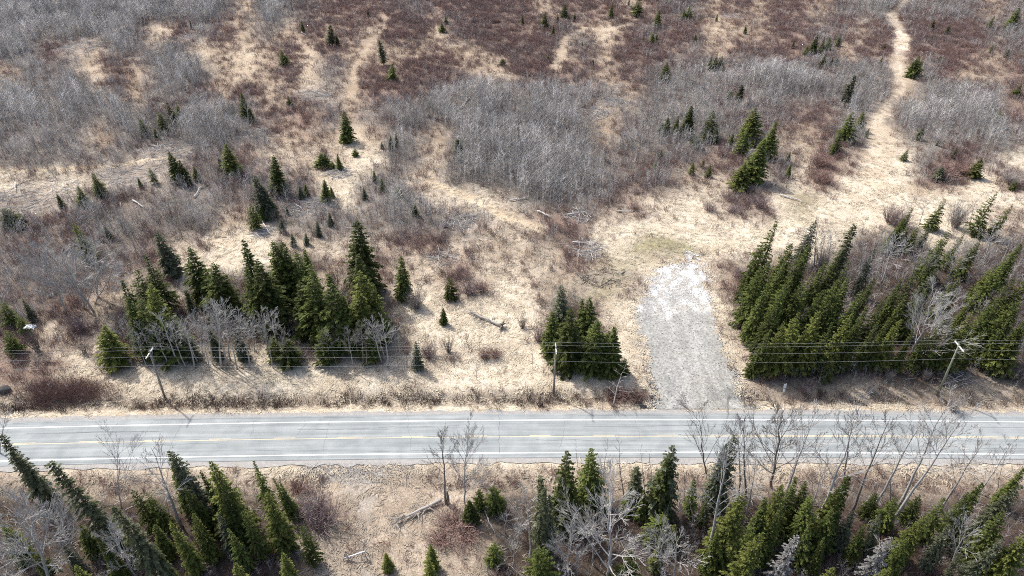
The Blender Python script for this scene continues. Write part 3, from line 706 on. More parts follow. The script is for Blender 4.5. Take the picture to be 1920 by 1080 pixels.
spruces('spruces in the thick wood below the road', 'in the thick wood below the road', .01, [
 ('l', 1376, 817, 140, .03, 1.05), ('l', 1362, 835, 120, .02, 1.0), ('y', 1392, 930, 135, .08, 1.25), ('s', 1435, 935, 110, None, 1.2), ('y', 1466, 912, 110, None, 1.2), ('s', 1492, 898, 105, None, 1.2), ('s', 1510, 905, 100), ('s', 1592, 893, 110, .03, 1.2), ('y', 1575, 915, 100), ('y', 1430, 1002, 130, .12, 1.0),
 ('x', 1496, 1006, 95, .12, 1.2), ('s', 1517, 983, 80, None, 1.2), ('b', 1642, 925, 45), ('s', 1560, 955, 80, None, 1.2), ('y', 1735, 970, 80, .2, 1.3), ('s', 1842, 908, 90, .15, 1.3), ('s', 1815, 925, 85), ('s', 1770, 935, 80), ('b', 1725, 930, 50), ('l', 1780, 985, 80), ('s', 1620, 985, 70),
 ('l', 1915, 912, 130, .2, 1.0), ('n', 1885, 930, 110, .2, 1.4), ('l', 1882, 1012, 90, .2, 1.0), ('y', 1925, 1005, 90, .1, 1.3), ('y', 1562, 1066, 70, .05, 1.4), ('y', 1668, 1066, 70, .08, 1.4), ('x', 1672, 1010, 80, .15, 1.3), ('s', 1460, 960, 100), ('s', 1412, 970, 90), ('l', 1600, 960, 70), ('s', 1880, 960, 110), ('b', 1680, 935, 60), ('s', 1545, 1010, 70), ('l', 1650, 965, 70), ('s', 1700, 1010, 70), ('s', 1520, 930, 100), ('n', 1800, 1040, 90), ('s', 1345, 1000, 80, None, 1.1), ('s', 1920, 880, 70, .1, 1.4)], 0.8)
# up the slope
spruces('far spruces in the upper left thickets', 'in the upper left grey thickets', -.06, [
 ('s', 172, 19, 32, -.15, 1.3, 'dark spruce alone in the pale thicket at the top left corner'), ('s', 355, 37, 16), ('s', 452, 175, 50), ('s', 468, 205, 25), ('s', 312, 192, 42, None, 1.1), ('s', 330, 192, 33), ('y', 297, 210, 38), ('y', 262, 224, 30), ('y', 288, 240, 20), ('s', 304, 225, 22), ('y', 320, 232, 14)], 1.6)
spruces('far spruces in the reddish brush', 'in the reddish brush left of top centre', -.03, [
 ('s', 565, 38, 24), ('n', 619, 48, 38, None, 1.6), ('s', 630, 65, 20), ('s', 526, 93, 30, None, 1.15), ('s', 689, 18, 14), ('y', 690, 22, 10), ('n', 711, 76, 46, -.1, 1.3), ('s', 735, 119, 34, None, 1.4), ('s', 835, 27, 18), ('s', 828, 41, 20, None, 1.2), ('s', 540, 181, 18), ('s', 547, 193, 14), ('b', 943, 110, 13)], 1.7)
spruces('far spruces along the top', 'along the top edge, right of centre', 0, [
 ('s', 979, 28, 19), ('s', 1022, 21, 32), ('s', 1038, 47, 19), ('s', 1059, 5, 27), ('s', 1046, 27, 15), ('s', 1067, 26, 13), ('s', 1078, 25, 15), ('s', 1148, 5, 30), ('s', 1180, -2, 14), ('s', 1200, -8, 40), ('s', 1236, 19, 33), ('y', 1225, 60, 22), ('s', 1232, 64, 14), ('s', 1293, 10, 28), ('y', 1284, 18, 20), ('s', 1252, -6, 14),
 ('s', 1345, 27, 14), ('s', 1399, 46, 18), ('y', 1313, 27, 12), ('s', 1305, 64, 15), ('b', 1027, 104, 11), ('s', 1112, 110, 13), ('s', 1092, 78, 9)], 1.7)
spruces('far spruces beside the upper trail', 'beside the top of the straw trail', .06, [
 ('s', 1533, 66, 36, None, 1.2), ('s', 1546, 70, 30), ('s', 1557, 68, 24), ('s', 1514, 85, 19), ('s', 1490, 75, 16), ('s', 1549, 101, 24, None, 1.3), ('s', 1562, 107, 20), ('s', 1572, 107, 17), ('s', 1539, 114, 14), ('s', 1576, 64, 22), ('s', 1753, 36, 20), ('s', 1780, 47, 16, None, 1.3), ('s', 1749, 67, 11), ('s', 1865, 30, 24, .2),
 ('s', 1911, 15, 40, None, 1.2), ('b', 1893, 46, 12), ('n', 1604, 143, 55, .1, 1.3), ('s', 1724, 105, 40, None, 1.2), ('s', 1731, 106, 36), ('s', 1717, 113, 32), ('y', 1655, 106, 14), ('b', 1659, 84, 10), ('s', 1862, 84, 16), ('s', 1893, 91, 18), ('b', 1765, 105, 11), ('s', 1916, 157, 24), ('s', 1862, 197, 17), ('s', 1876, 209, 28, None, 1.3), ('n', 1655, 120, 16)], 1.6)
spruces('spruces beside the grey thicket', 'in the clumps by the grey thicket', .05, [
 ('s', 1251, 116, 36, None, 1.1), ('s', 1335, 103, 28), ('s', 1345, 100, 30), ('s', 1354, 105, 26), ('n', 1392, 160, 36, None, 1.8), ('b', 1371, 170, 15), ('s', 1253, 221, 34), ('s', 1243, 230, 24), ('s', 1297, 199, 60, None, 1.1), ('s', 1272, 218, 40), ('s', 1337, 208, 54), ('s', 1344, 240, 30), ('b', 1306, 252, 24), ('y', 1322, 248, 22),
 ('y', 1416, 203, 64, None, 1.15), ('s', 1402, 240, 48), ('y', 1375, 250, 26), ('s', 1455, 229, 66, None, 1.1), ('s', 1434, 262, 80, .08, 1.35), ('y', 1397, 308, 46, None, 1.3), ('y', 1300, 304, 22), ('y', 1320, 300, 13), ('s', 1332, 309, 22), ('s', 1240, 281, 16), ('y', 1230, 302, 15), ('y', 997, 312, 18), ('s', 1483, 308, 24), ('s', 1482, 285, 18), ('y', 1551, 321, 14)], 1.6)
spruces('spruces beside the straw trail', 'beside the straw trail upslope', .06, [
 ('s', 1598, 211, 54, None, 1.15), ('y', 1619, 210, 36), ('s', 1577, 248, 38, None, 1.2), ('s', 1630, 240, 18), ('l', 1731, 240, 24, None, 1.4), ('l', 1765, 258, 18), ('s', 1703, 279, 24), ('y', 1841, 297, 36, .12, 1.3), ('b', 1904, 340, 16), ('l', 1767, 313, 26, None, 1.6), ('l', 1795, 275, 22), ('s', 1567, 268, 26)], 1.6)
spruces('small spruces on the straw strip', 'on the straw strip below the thickets', 0, [
 ('s', 645, 210, 56, 0, 1.0, 'tall slim dark spruce alone in straw near centre left'), ('s', 732, 255, 26), ('s', 742, 252, 24), ('s', 715, 266, 13), ('n', 857, 262, 38, None, 2.0), ('b', 666, 278, 14), ('s', 601, 288, 24, None, 1.8), ('s', 608, 287, 22), ('s', 632, 289, 28), ('b', 621, 302, 12), ('s', 513, 294, 68, None, 1.1), ('s', 608, 338, 40, None, 1.1),
 ('s', 620, 350, 18), ('s', 572, 346, 21), ('l', 561, 348, 24), ('s', 701, 321, 17), ('y', 715, 335, 20), ('y', 749, 350, 20), ('y', 742, 354, 16), ('s', 767, 364, 12), ('s', 788, 364, 14), ('l', 681, 352, 20), ('y', 778, 383, 20), ('s', 536, 386, 15), ('l', 526, 410, 24), ('l', 594, 415, 26), ('l', 617, 400, 22), ('l', 573, 438, 20), ('l', 546, 438, 24)], 1.6)
spruces('spruces along the slash windrow', 'along the slash rows at left', -.06, [
 ('s', 317, 286, 56), ('s', 336, 301, 46), ('s', 280, 315, 30), ('s', 258, 333, 19), ('y', 173, 325, 44), ('s', 146, 350, 36, None, 1.2), ('s', 106, 364, 27, None, 1.2), ('y', 363, 312, 26), ('y', 423, 271, 54, None, 1.2), ('s', 469, 382, 46), ('l', 478, 330, 76, None, 1.0), ('l', 490, 350, 58, None, 1.1), ('s', 501, 362, 40), ('s', 488, 385, 28, None, 1.4), ('l', 196, 425, 24), ('l', 409, 296, 24), ('b', 5, 392, 34), ('b', 22, 402, 28)], 1.6)

# bare trees
BP = {}
for i in range(4): BP.setdefault('a', []).append(bare_proto(20 + i, 'a', 0.00130, 'birch'))
for i in range(3): BP.setdefault('g', []).append(bare_proto(30 + i, 'a', 0.00118, 'aspen'))
for i in range(3): BP.setdefault('w', []).append(bare_proto(40 + i, 'w', 0.00136, 'birch'))
for i in range(3): BP.setdefault('T', []).append(bare_proto(90 + i, 'w', .0017, 'birch'))
for i in range(2): BP.setdefault('W', []).append(bare_proto(45 + i, 'w', 0.00136, 'darkbark'))
for i in range(2): BP.setdefault('d', []).append(bare_proto(50 + i, 'd', 0.00136, 'deadwood'))
for i in range(3): BP.setdefault('p', []).append(bare_proto(60 + i, 'p', 0.00124, 'aspen'))
for i in range(2): BP.setdefault('v', []).append(bare_proto(70 + i, 'v', 0.00136, 'birch'))
for i in range(2): BP.setdefault('V', []).append(bare_proto(75 + i, 'v', 0.00124, 'darkbark'))
for i in range(2): BP.setdefault('D', []).append(bare_proto(80 + i, 'a', 0.00118, 'darkbark'))
BLOOK = {'a': 'pale leafless birch', 'g': 'grey leafless aspen', 'w': 'wide-crowned pale leafless tree', 'T': 'broad pale leafless tree', 'W': 'dark spreading leafless tree', 'd': 'dead white snag', 'p': 'thin bare sapling', 'v': 'many-limbed pale leafless tree', 'V': 'dark forked leafless tree', 'D': 'dark-trunked leafless tree'}
BNAME = {'a': 'birch_tree', 'g': 'aspen_tree', 'd': 'dead_snag', 'p': 'sapling'}
def bares(group, phrase, entries):
    """(kind, tip u, tip v, base u, base v[, width[, label]])"""
    tot, count = {}, {}
    for e in entries: tot[e[0]] = tot.get(e[0], 0) + 1
    for e in sorted(entries, key=lambda e: e[1]):
        kd = e[0]; c = count[kd] = count.get(kd, 0) + 1
        B = gp(e[3], e[4]); tip = at_depth(e[1], e[2], B.y)
        wf = e[5] if len(e) > 5 and e[5] else tr_rng.uniform(.9, 1.1)
        lab = e[6] if len(e) > 6 else (f'only {BLOOK[kd]} {phrase}' if tot[kd] == 1 else f'{BLOOK[kd]}, {ORD[c - 1]} from the left {phrase}')
        t, cr = BP[kd][tr_rng.randrange(len(BP[kd]))]
        place(BNAME.get(kd, 'leafless_tree'), [('trunk', t), ('crown', cr)], B, tip, wf, lab, 'sapling' if kd == 'p' else 'bare tree', group)
bares('birches along the verge behind the wires', 'in the roadside row behind the wires', [
 ('a', 231, 597, 259, 676), ('a', 260, 603, 292, 682), ('a', 300, 588, 339, 684, 1.3), ('a', 338, 595, 372, 684), ('a', 362, 588, 385, 680), ('a', 395, 568, 425, 686, 1.2), ('a', 420, 568, 432, 675), ('a', 445, 588, 457, 668), ('a', 470, 590, 478, 660), ('a', 378, 580, 400, 684), ('a', 320, 610, 350, 690),
 ('a', 490, 583, 507, 673), ('a', 507, 583, 521, 667, 1.3), ('a', 610, 622, 620, 684), ('a', 630, 610, 638, 664, 1.3), ('g', 652, 618, 664, 697), ('g', 675, 603, 682, 682), ('a', 696, 603, 716, 682, 1.4), ('a', 715, 600, 727, 690, 1.2), ('a', 705, 612, 722, 678), ('a', 345, 600, 365, 690, 1.2), ('a', 408, 575, 415, 690, 1.2), ('a', 455, 600, 468, 688, 1.2), ('a', 285, 610, 318, 688, 1.2), ('a', 250, 625, 275, 690), ('g', 430, 605, 445, 692, 1.2), ('g', 495, 605, 512, 690), ('a', 375, 615, 392, 695), ('g', 530, 615, 537, 685), ('g', 648, 612, 655, 668), ('g', 668, 618, 672, 672)])
bares('thin saplings under the wires', 'under the wires near mid-verge', [
 ('p', 745, 602, 754, 697), ('p', 759, 598, 763, 683), ('p', 775, 648, 779, 698), ('p', 786, 615, 787, 656), ('p', 796, 605, 797, 655), ('p', 816, 628, 816, 687), ('p', 736, 615, 745, 680), ('p', 730, 610, 738, 672), ('p', 625, 660, 634, 695), ('p', 683, 650, 690, 704), ('p', 993, 638, 999, 692), ('p', 955, 630, 956, 668),
 ('v', 893, 673, 894, 712, 1.0, 'small umbrella-shaped leafless tree on straw below the reddish bush'), ('p', 750, 625, 758, 690), ('p', 768, 640, 772, 690), ('p', 808, 640, 810, 680)])
bares('big bare trees on the left slope', 'on the brown slope at left', [
 ('T', 67, 463, 124, 590, .9), ('T', 140, 475, 156, 578, 1.3), ('T', 112, 478, 176, 585, 1.2), ('T', 180, 452, 186, 558, 1.1), ('T', 205, 500, 178, 570, 1.1), ('g', 237, 408, 257, 476, 1.3), ('g', 331, 395, 342, 449, 1.2), ('g', 160, 400, 170, 445, 1.2), ('d', 10, 362, 29, 412, 1.5), ('d', -2, 392, 17, 412, 1.2), ('g', 100, 470, 118, 530, 1.2), ('v', 45, 500, 52, 570, .7)])
bares('bare trees and snags up the slope', 'on the upper slope', [
 ('d', 386, 268, 398, 332), ('d', 372, 280, 373, 324), ('d', 490, 235, 494, 273, 1.2), ('a', 463, 172, 468, 241), ('d', 527, 163, 525, 192, .6), ('p', 646, 47, 646, 82), ('d', 1008, 55, 1006, 74), ('d', 1313, 44, 1309, 64), ('d', 1390, 29, 1381, 74, .8), ('p', 1868, 38, 1842, 88), ('d', 1868, 64, 1852, 92), ('d', 1877, 65, 1867, 92, .6), ('d', 1902, 96, 1892, 119),
 ('w', 1588, 48, 1574, 88, .8), ('d', 1298, 30, 1295, 45), ('g', 778, 28, 756, 44), ('v', 1885, 160, 1870, 205, .8), ('d', 1130, 168, 1146, 178)])
bares('pale birches in the grove', 'in the right grove', [
 ('a', 1740, 374, 1722, 424, 1.2), ('a', 1868, 422, 1841, 502, 1.3), ('a', 1898, 438, 1876, 496, 1.2), ('a', 1802, 460, 1772, 537, 1.4), ('a', 1682, 438, 1652, 532, 1.5), ('a', 1655, 458, 1640, 532, 1.2), ('g', 1535, 422, 1526, 505, 1.3), ('g', 1548, 440, 1530, 510, 1.2), ('w', 1758, 540, 1707, 678, .95), ('w', 1785, 556, 1735, 642, .9), ('a', 1865, 545, 1836, 588), ('a', 1832, 545, 1815, 573), ('a', 1853, 612, 1839, 636), ('v', 1800, 380, 1776, 425, .8),
 ('g', 1830, 375, 1818, 425), ('v', 1700, 385, 1690, 420, .7), ('g', 1620, 440, 1612, 520, 1.0), ('g', 1512, 428, 1505, 500, 1.3), ('a', 1562, 430, 1550, 500, 1.3), ('g', 1625, 470, 1614, 545, 1.3), ('a', 1665, 450, 1652, 525, 1.3), ('a', 1700, 448, 1680, 530, 1.3), ('g', 1722, 470, 1705, 545, 1.3), ('a', 1635, 480, 1622, 560, 1.2), ('a', 1752, 470, 1735, 540, 1.2), ('g', 1850, 560, 1830, 620, 1.3), ('g', 1580, 545, 1570, 620, 1.3), ('p', 1590, 560, 1583, 602, 1.5), ('g', 1735, 470, 1725, 540)])
bares('leafless trees below the road', 'below the road, left half', [
 ('D', 822, 808, 836, 946, 1.0, 'dark-trunked leafless tree reaching over the road, above the fallen trunk'), ('w', 876, 806, 872, 946, .65, 'pale leafless tree reaching over the road beside the dark-trunked one'),
 ('v', 234, 828, 228, 952, .7), ('a', 288, 838, 342, 987, 1.2), ('T', 40, 950, 96, 1100, 1.0), ('T', 97, 942, 150, 1047, .8), ('T', 210, 978, 255, 1088, .8), ('v', 12, 1030, 30, 1100, 1.0), ('d', 360, 1010, 400, 1045, 1.5), ('g', 310, 930, 320, 985, 1.4), ('d', 566, 917, 567, 945, 1.0, 'broken dark snag above the purple brush beside the track'), ('g', 583, 935, 584, 990, 1.0), ('a', 10, 770, 0, 850, .9)])
bares('leafless trees below the road on the right', 'below the road, right half', [
 ('V', 1322, 765, 1324, 888, .8), ('W', 1465, 768, 1446, 915, 1.0), ('D', 1400, 785, 1398, 932), ('D', 1385, 800, 1386, 935, .8), ('a', 1364, 828, 1326, 1062, .8), ('a', 1532, 775, 1467, 958, .9), ('a', 1553, 858, 1506, 1000, .8), ('a', 1613, 762, 1523, 1000, .9), ('D', 1600, 778, 1582, 910, .9), ('D', 1668, 778, 1596, 962, .9), ('a', 1730, 780, 1639, 950, .9), ('a', 1785, 752, 1684, 948, .9),
 ('a', 1815, 775, 1672, 978, .9), ('g', 1840, 825, 1755, 968), ('a', 1896, 828, 1834, 925), ('a', 1816, 968, 1773, 1088, .9), ('w', 1140, 922, 1143, 1095, .95), ('w', 1062, 985, 1062, 1100, .8), ('a', 1272, 1008, 1262, 1100, 1.3), ('a', 985, 928, 992, 1052, 1.2), ('v', 955, 990, 960, 1070, .8), ('d', 1640, 1005, 1660, 1062, 2.0), ('a', 1850, 885, 1835, 930), ('v', 1790, 950, 1770, 1010, .8), ('a', 1420, 850, 1398, 985, .9),
 ('w', 1240, 990, 1236, 1075, .8), ('g', 1110, 960, 1112, 1060, 1.2)])
bares('thin saplings below the road', 'below the road', [
 ('p', 1083, 822, 1083, 875), ('p', 1133, 822, 1128, 930), ('p', 1168, 812, 1170, 935), ('p', 1208, 835, 1208, 930), ('p', 1219, 838, 1220, 940), ('p', 1282, 862, 1283, 938), ('p', 1302, 930, 1303, 1012, 1.5), ('p', 1278, 925, 1276, 1000, 1.4), ('p', 1250, 945, 1251, 995), ('p', 1322, 940, 1320, 1000), ('p', 1190, 935, 1188, 985), ('p', 1000, 900, 1004, 960), ('p', 1046, 880, 1048, 925), ('p', 1690, 850, 1668, 950, 1.3), ('p', 1500, 830, 1480, 900), ('p', 1890, 840, 1868, 920), ('p', 970, 940, 975, 1010, 1.5), ('p', 945, 930, 948, 1000, 1.5)])

# ------------------------------------------------------------------ single shrubs
RED = ((.20, .125, .105), (.33, .23, .20)); GREY = ((.27, .24, .22), (.40, .365, .34)); PURP = ((.20, .15, .15), (.33, .26, .255)); DARK = ((.10, .085, .075), (.2, .17, .15))
SH = {'R': [shrub_mesh(900 + i, 85, 1, .75, RED) for i in range(2)], 'G': [shrub_mesh(910 + i, 95, 1, .55, GREY, .009) for i in range(2)],
      'P': [shrub_mesh(920 + i, 90, 1, .8, PURP, .010) for i in range(2)], 'K': [shrub_mesh(930 + i, 30, 1, .40, DARK, .012) for i in range(2)]}
def shrub(kd, u, v, h, w, label, group=None):
    B = gp(u, v); o = link('shrub', SH[kd][tr_rng.randrange(2)], label=label, cat='shrub', group=group, loc=B)
    o.scale = (w, w, h); o.rotation_euler.z = tr_rng.uniform(0, 6.28)
for a in [
 ('G', 781, 578, 3.8, 3.4, 'round grey leafless bush casting a shadow beside the lone dense spruce'),
 ('P', 882, 552, 2.6, 3.4, 'purplish leafless bush right of the round dark conifer'),
 ('R', 905, 545, 2.0, 2.6, 'outer reddish bush on the edge of the purplish one by the conifer'),
 ('R', 910, 670, 1.8, 2.4, 'dark red bush half of the pair on open straw above the wires'),
 ('R', 930, 668, 1.7, 2.4, 'dark red bush, right one of the touching pair on open straw'),
 ('P', 806, 670, 2.4, 2.4, 'brown leafless bush beside the grey-green small spruce under the wires'),
 ('K', 841, 660, 2.8, 2.6, 'sparse bush of upright dark stems on straw, above the mid-verge'),
 ('K', 979, 615, 2.2, 2.4, 'sparse upright bush on straw right of the fallen log roots'),
 ('P', 1012, 640, 3.2, 2.6, 'tall reddish bush left of the middle-pole spruce clump'),
 ('G', 1030, 655, 2.4, 2.2, 'grey bush at the foot of the middle-pole spruce clump'),
 ('K', 72, 660, 4.6, 3.2, 'big bush of dark upright stems with white scrap caught on top'),
 ('P', 150, 620, 2.6, 3.2, 'purplish leafless bush on the brown slope below the big bare trees'),
 ('K', 160, 662, 2.0, 2.0, 'small dark bush left of the short bright green spruce'),
 ('K', 631, 548, 4.6, 3.2, 'dark twiggy upright bush between the two tall spruce groups'),
 ('P', 1388, 520, 1.8, 3.2, 'purplish low bush between driveway top and spruce grove'),
 ('P', 1392, 606, 1.8, 2.6, 'purplish low bush at the edge of the grove beside the driveway'),
 ('P', 1330, 395, 2.0, 3.0, 'grey-purple bush, left of three along the edge of open straw'),
 ('P', 1375, 398, 1.8, 3.4, 'reddish bush in the middle of three along the edge of open straw'),
 ('P', 1425, 388, 2.6, 3.6, 'purplish bush, right of three along the edge of open straw'),
 ('R', 1546, 345, 2.6, 5.0, 'reddish bush standing alone in straw below the trail spruces'),
 ('R', 1535, 310, 3.0, 5.0, 'reddish bush directly upslope of the lone one by the trail'),
 ('R', 1772, 335, 3.2, 5.4, 'reddish bush at the foot of the right-hand straw slope'),
 ('R', 1806, 328, 3.2, 4.5, 'reddish bush between its neighbour and the leaning yellow-green spruce'),
 ('G', 1893, 345, 3.5, 5.5, 'grey bush at the far right edge above the open straw'),
 ('P', 1685, 425, 4.2, 4.0, 'purplish bare bush at the left of the pale birches'),
 ('G', 1790, 425, 5.0, 4.2, 'grey feathery bush between two dark spruces among the birches'),
 ('P', 1668, 418, 3.6, 3.4, 'smaller purplish bush outermost on the left of the pale birches'),
 ('G', 1540, 500, 5.0, 3.6, 'grey bush behind the grove, under the single grey aspen'),
 ('P', 606, 985, 3.4, 4.4, 'purple-brown brush pile of live stems beside the dirt track'),
 ('P', 590, 958, 3.0, 3.6, 'purple-brown bush around the broken dark snag'),
 ('R', 560, 920, 1.6, 2.6, 'reddish bush in straw below the road, near the two dark spruces'),
 ('P', 1505, 735, 1.4, 1.6, 'thin pale shrub on the shaded verge in front of the grove'),
 ('G', 1628, 738, 2.6, 1.5, 'pale forked shrub on the verge before the grove'),
 ('G', 1785, 770, 2.8, 2.2, 'pale sparse shrub in front of the right utility pole'),
 ('G', 1665, 715, 2.0, 1.2, 'slender pale shrub in the grove shade, left of the right pole'),
 ('G', 1735, 712, 1.8, 1.2, 'slender pale shrub in the grove shade, nearest the right pole'),
 ('R', 1170, 745, 1.6, 3.0, 'reddish brush at the foot of the leaning dead tree'),
 ('R', 1150, 752, 1.4, 2.6, 'reddish brush left of the leaning dead tree base'),
 ('R', 1195, 748, 1.3, 2.4, 'reddish brush between the leaning dead tree and the driveway'),
 ('P', 565, 675, 1.6, 2.0, 'small dark bush on straw between the roadside birches'),
 ('R', 850, 985, 1.6, 4.0, 'dark red brush on the straw mound below the fallen trunk'),
 ('R', 830, 1015, 1.4, 3.4, 'lower dark red brush on the straw mound'),
 ('R', 875, 1005, 1.4, 3.2, 'dark red brush on the mound, next to the stubby conifer'),
]: shrub(*a, group='leafless bushes')
# big red thicket on the verge: one tangled mass of stems
m = MB(); r_ = np.random.default_rng(77); c0 = gp(130, 738)
for i in range(520):
    u, v = 130 + r_.normal(0, 48), 738 + r_.normal(0, 12)
    if ((u - 130) / 105) ** 2 + ((v - 738) / 30) ** 2 > 1 or v > 768: continue
    p = np.array(gp(u - 8 * (v - 738) / 12, v) - c0); 
    for k in range(9):
        d = np.array([r_.normal(0, .5), r_.normal(0, .5), 1]); L = r_.uniform(.9, 1.9); c = np.array(RED[0]) + (np.array(RED[1]) - np.array(RED[0])) * r_.uniform(0, 1)
        q = p + np.array([r_.normal(0, .35), r_.normal(0, .3), -.03])
        m.tube([q, q + d * L * .5, q + d * L * .8 + np.array([r_.normal(0, .2), r_.normal(0, .2), .1])], [.016, .011, .006], 3, cap=False, tint=c)
link('shrub_thicket', m.mesh('shrub_thicket', M['brush'], True), label='large dark red leafless thicket on the verge left of the left pole', cat='thicket', loc=c0)

# ------------------------------------------------------------------ utility poles and wires
PO = []
for (bu, bv, tu, tv, ends, matn, lab) in [
  (310, 748, 280, 658, ((284, 655), (273, 675)), 'pole', 'grey wooden utility pole beside the dark red roadside thicket'),
  (1038, 740, 1042.5, 650, ((1042.5, 649), (1045, 669)), 'pole', 'grey wooden utility pole between the fallen log and the driveway'),
  (1757, 742, 1799, 645, ((1793, 637), (1809, 657)), 'pole_green', 'greenish wooden utility pole with a white crossarm before the spruce grove')]:
    B = gp(bu, bv); T = at_depth(tu, tv, B.y)
    root = link('utility_pole', None, label=lab, cat='utility pole', group='utility poles along the far verge', loc=B)
    t = T - B; h = t.z
    m = MB(); m.tube([(0, 0, -.4), tuple(t * .5), tuple(t)], [.17, .145, .115], 10); link('pole_shaft', m.mesh('pole_shaft', M[matn], smooth_=True), root)
    # crossarm lies across the line, 0.35 m below the top
    c = t + Vector((0, -.16, -.30)); ang = {310: .0, 1038: .0, 1757: .0}[bu]
    a0 = Vector((0, 1.22, 0)); 
    m = MB(); m.box(c, (.12, 2.45, .14)); link('crossarm', m.mesh('crossarm', M['white']), root)
    m = MB(); m.tube([tuple(c + Vector((.1, -.75, -.05))), tuple(t + Vector((.1, -.02, -1.1)))], [.022, .022], 5); m.tube([tuple(c + Vector((.1, .75, -.05))), tuple(t + Vector((.1, .02, -1.1)))], [.022, .022], 5); link('brace', m.mesh('brace', M['deadwood']), root)
    pins = []
    for dy in (1.12, .42, -1.12):
        p = c + Vector((0, dy, .07)); m = MB(); m.tube([tuple(p), tuple(p + Vector((0, 0, .12))), tuple(p + Vector((0, 0, .14))), tuple(p + Vector((0, 0, .24)))], [.02, .02, .075, .05], 8)
        link('insulator', m.mesh('insulator', M['porcelain'], smooth_=True), root); pins.append(B + p + Vector((0, 0, .25)))
    p = t * ((h - 2.55) / h) + Vector((0, -.17, 0)); m = MB(); m.tube([tuple(p + Vector((0, .1, 0))), tuple(p + Vector((0, -.02, 0)))], [.06, .06], 8); link('spool_insulator', m.mesh('spool_insulator', M['porcelain']), root)
    pins.append(B + p + Vector((0, -.06, 0)))
    PO.append(pins)
names = ['thin pale wire farthest from the road, on top of the crossarms', 'thin pale wire carried next to the pole tops', 'thin pale wire on the crossarm ends nearest the road', 'lowest thin pale wire, strung well below the crossarms']
for w in range(4):
    A = [p[w] for p in PO]; s0 = A[1] - A[0]; s1 = A[2] - A[1]
    A = [A[0] - s0 * 2, A[0] - s0] + A + [A[2] + s1, A[2] + s1 * 2]
    pts = []
    for a, b in zip(A[:-1], A[1:]):
        for k in range(16):
            f = k / 16; q = a.lerp(b, f); pts.append((q.x, q.y, q.z - 4 * .55 * f * (1 - f)))
    pts.append(tuple(A[-1]))
    m = MB(); m.tube(pts, .0095, 5); link('power_line', m.mesh('power_line', M['wire']), label=names[w], cat='power line', group='wires between the utility poles')

# ------------------------------------------------------------------ logs, snags, brush piles
CLEAR_SPOTS = []
def log(a, b, r0, label, mat_='deadwood', branches=8, roots=False, lift=.15, seed=0, fan=False):
    r = np.random.default_rng(seed + 1000); A, Bp = gp(*a), gp(*b); CLEAR_SPOTS.append(((A.x + Bp.x) / 2, (A.y + Bp.y) / 2 - 1.5, (A - Bp).length * .5 + 1.5, .85)); A.z += lift; Bp.z += lift
    d = np.array(Bp - A); L = np.linalg.norm(d); e = d / L; n = 8
    pts = np.array([np.array(A - A) + d * s + np.array([r.normal(0, .01 * L), r.normal(0, .01 * L), abs(r.normal(0, .05))]) for s in np.linspace(0, 1, n)])
    root = link('fallen_log', None, label=label, cat='log', group='fallen logs', loc=A)
    m = MB(); m.tube(pts, np.linspace(r0, r0 * .35, n), 8); link('log_stem', m.mesh('log_stem', M[mat_], smooth_=True), root)
    if branches:
        m = MB()
        for k in range(branches):
            s = r.uniform(.35, 1); p = pts[min(int(s * (n - 1)), n - 1)]
            dd = e * r.uniform(.3, 1.1) + r.normal(0, .6, 3); dd[2] = abs(dd[2]) * .35; l = L * r.uniform(.1, .3)
            q = p + dd * l * .5; m.tube([p, q, q + (dd + r.normal(0, .3, 3) * np.array([1, 1, .3])) * l * .5], [r0 * .35, r0 * .22, r0 * .1], 4)
            if fan:
                for _ in range(3):
                    d3 = dd + r.normal(0, .5, 3) * np.array([1, 1, .3]); m.tube([q, q + d3 * l * .6], [r0 * .16, r0 * .06], 3, cap=False)
        link('branches', m.mesh('branches', M[mat_]), root)
    if roots:
        m = MB()
        for k in range(22):
            dd = np.cross(e, r.normal(0, 1, 3)); dd /= np.linalg.norm(dd); dd -= e * r.uniform(.1, .5); l = r.uniform(.6, 1.3); p = np.array([0, 0, .1])
            m.tube([p, p + dd * l * .5, p + dd * l + r.normal(0, .15, 3)], [.16, .1, .03], 5)
        link('root_plate', m.mesh('root_plate', M['darkbark']), root)
log((941, 614), (872, 585), .26, 'uprooted fallen tree with its root plate, lying on open straw', 'deadwood', 14, True, .35, 1, True)
log((828, 941), (735, 986), .26, 'fallen bare trunk with spread branches below the dark-trunked tree', 'deadwood', 18, False, .45, 2, True)
log((896, 934), (928, 1002), .13, 'white fallen birch stem among bushes below the road', 'birch', 4, False, .4, 3)
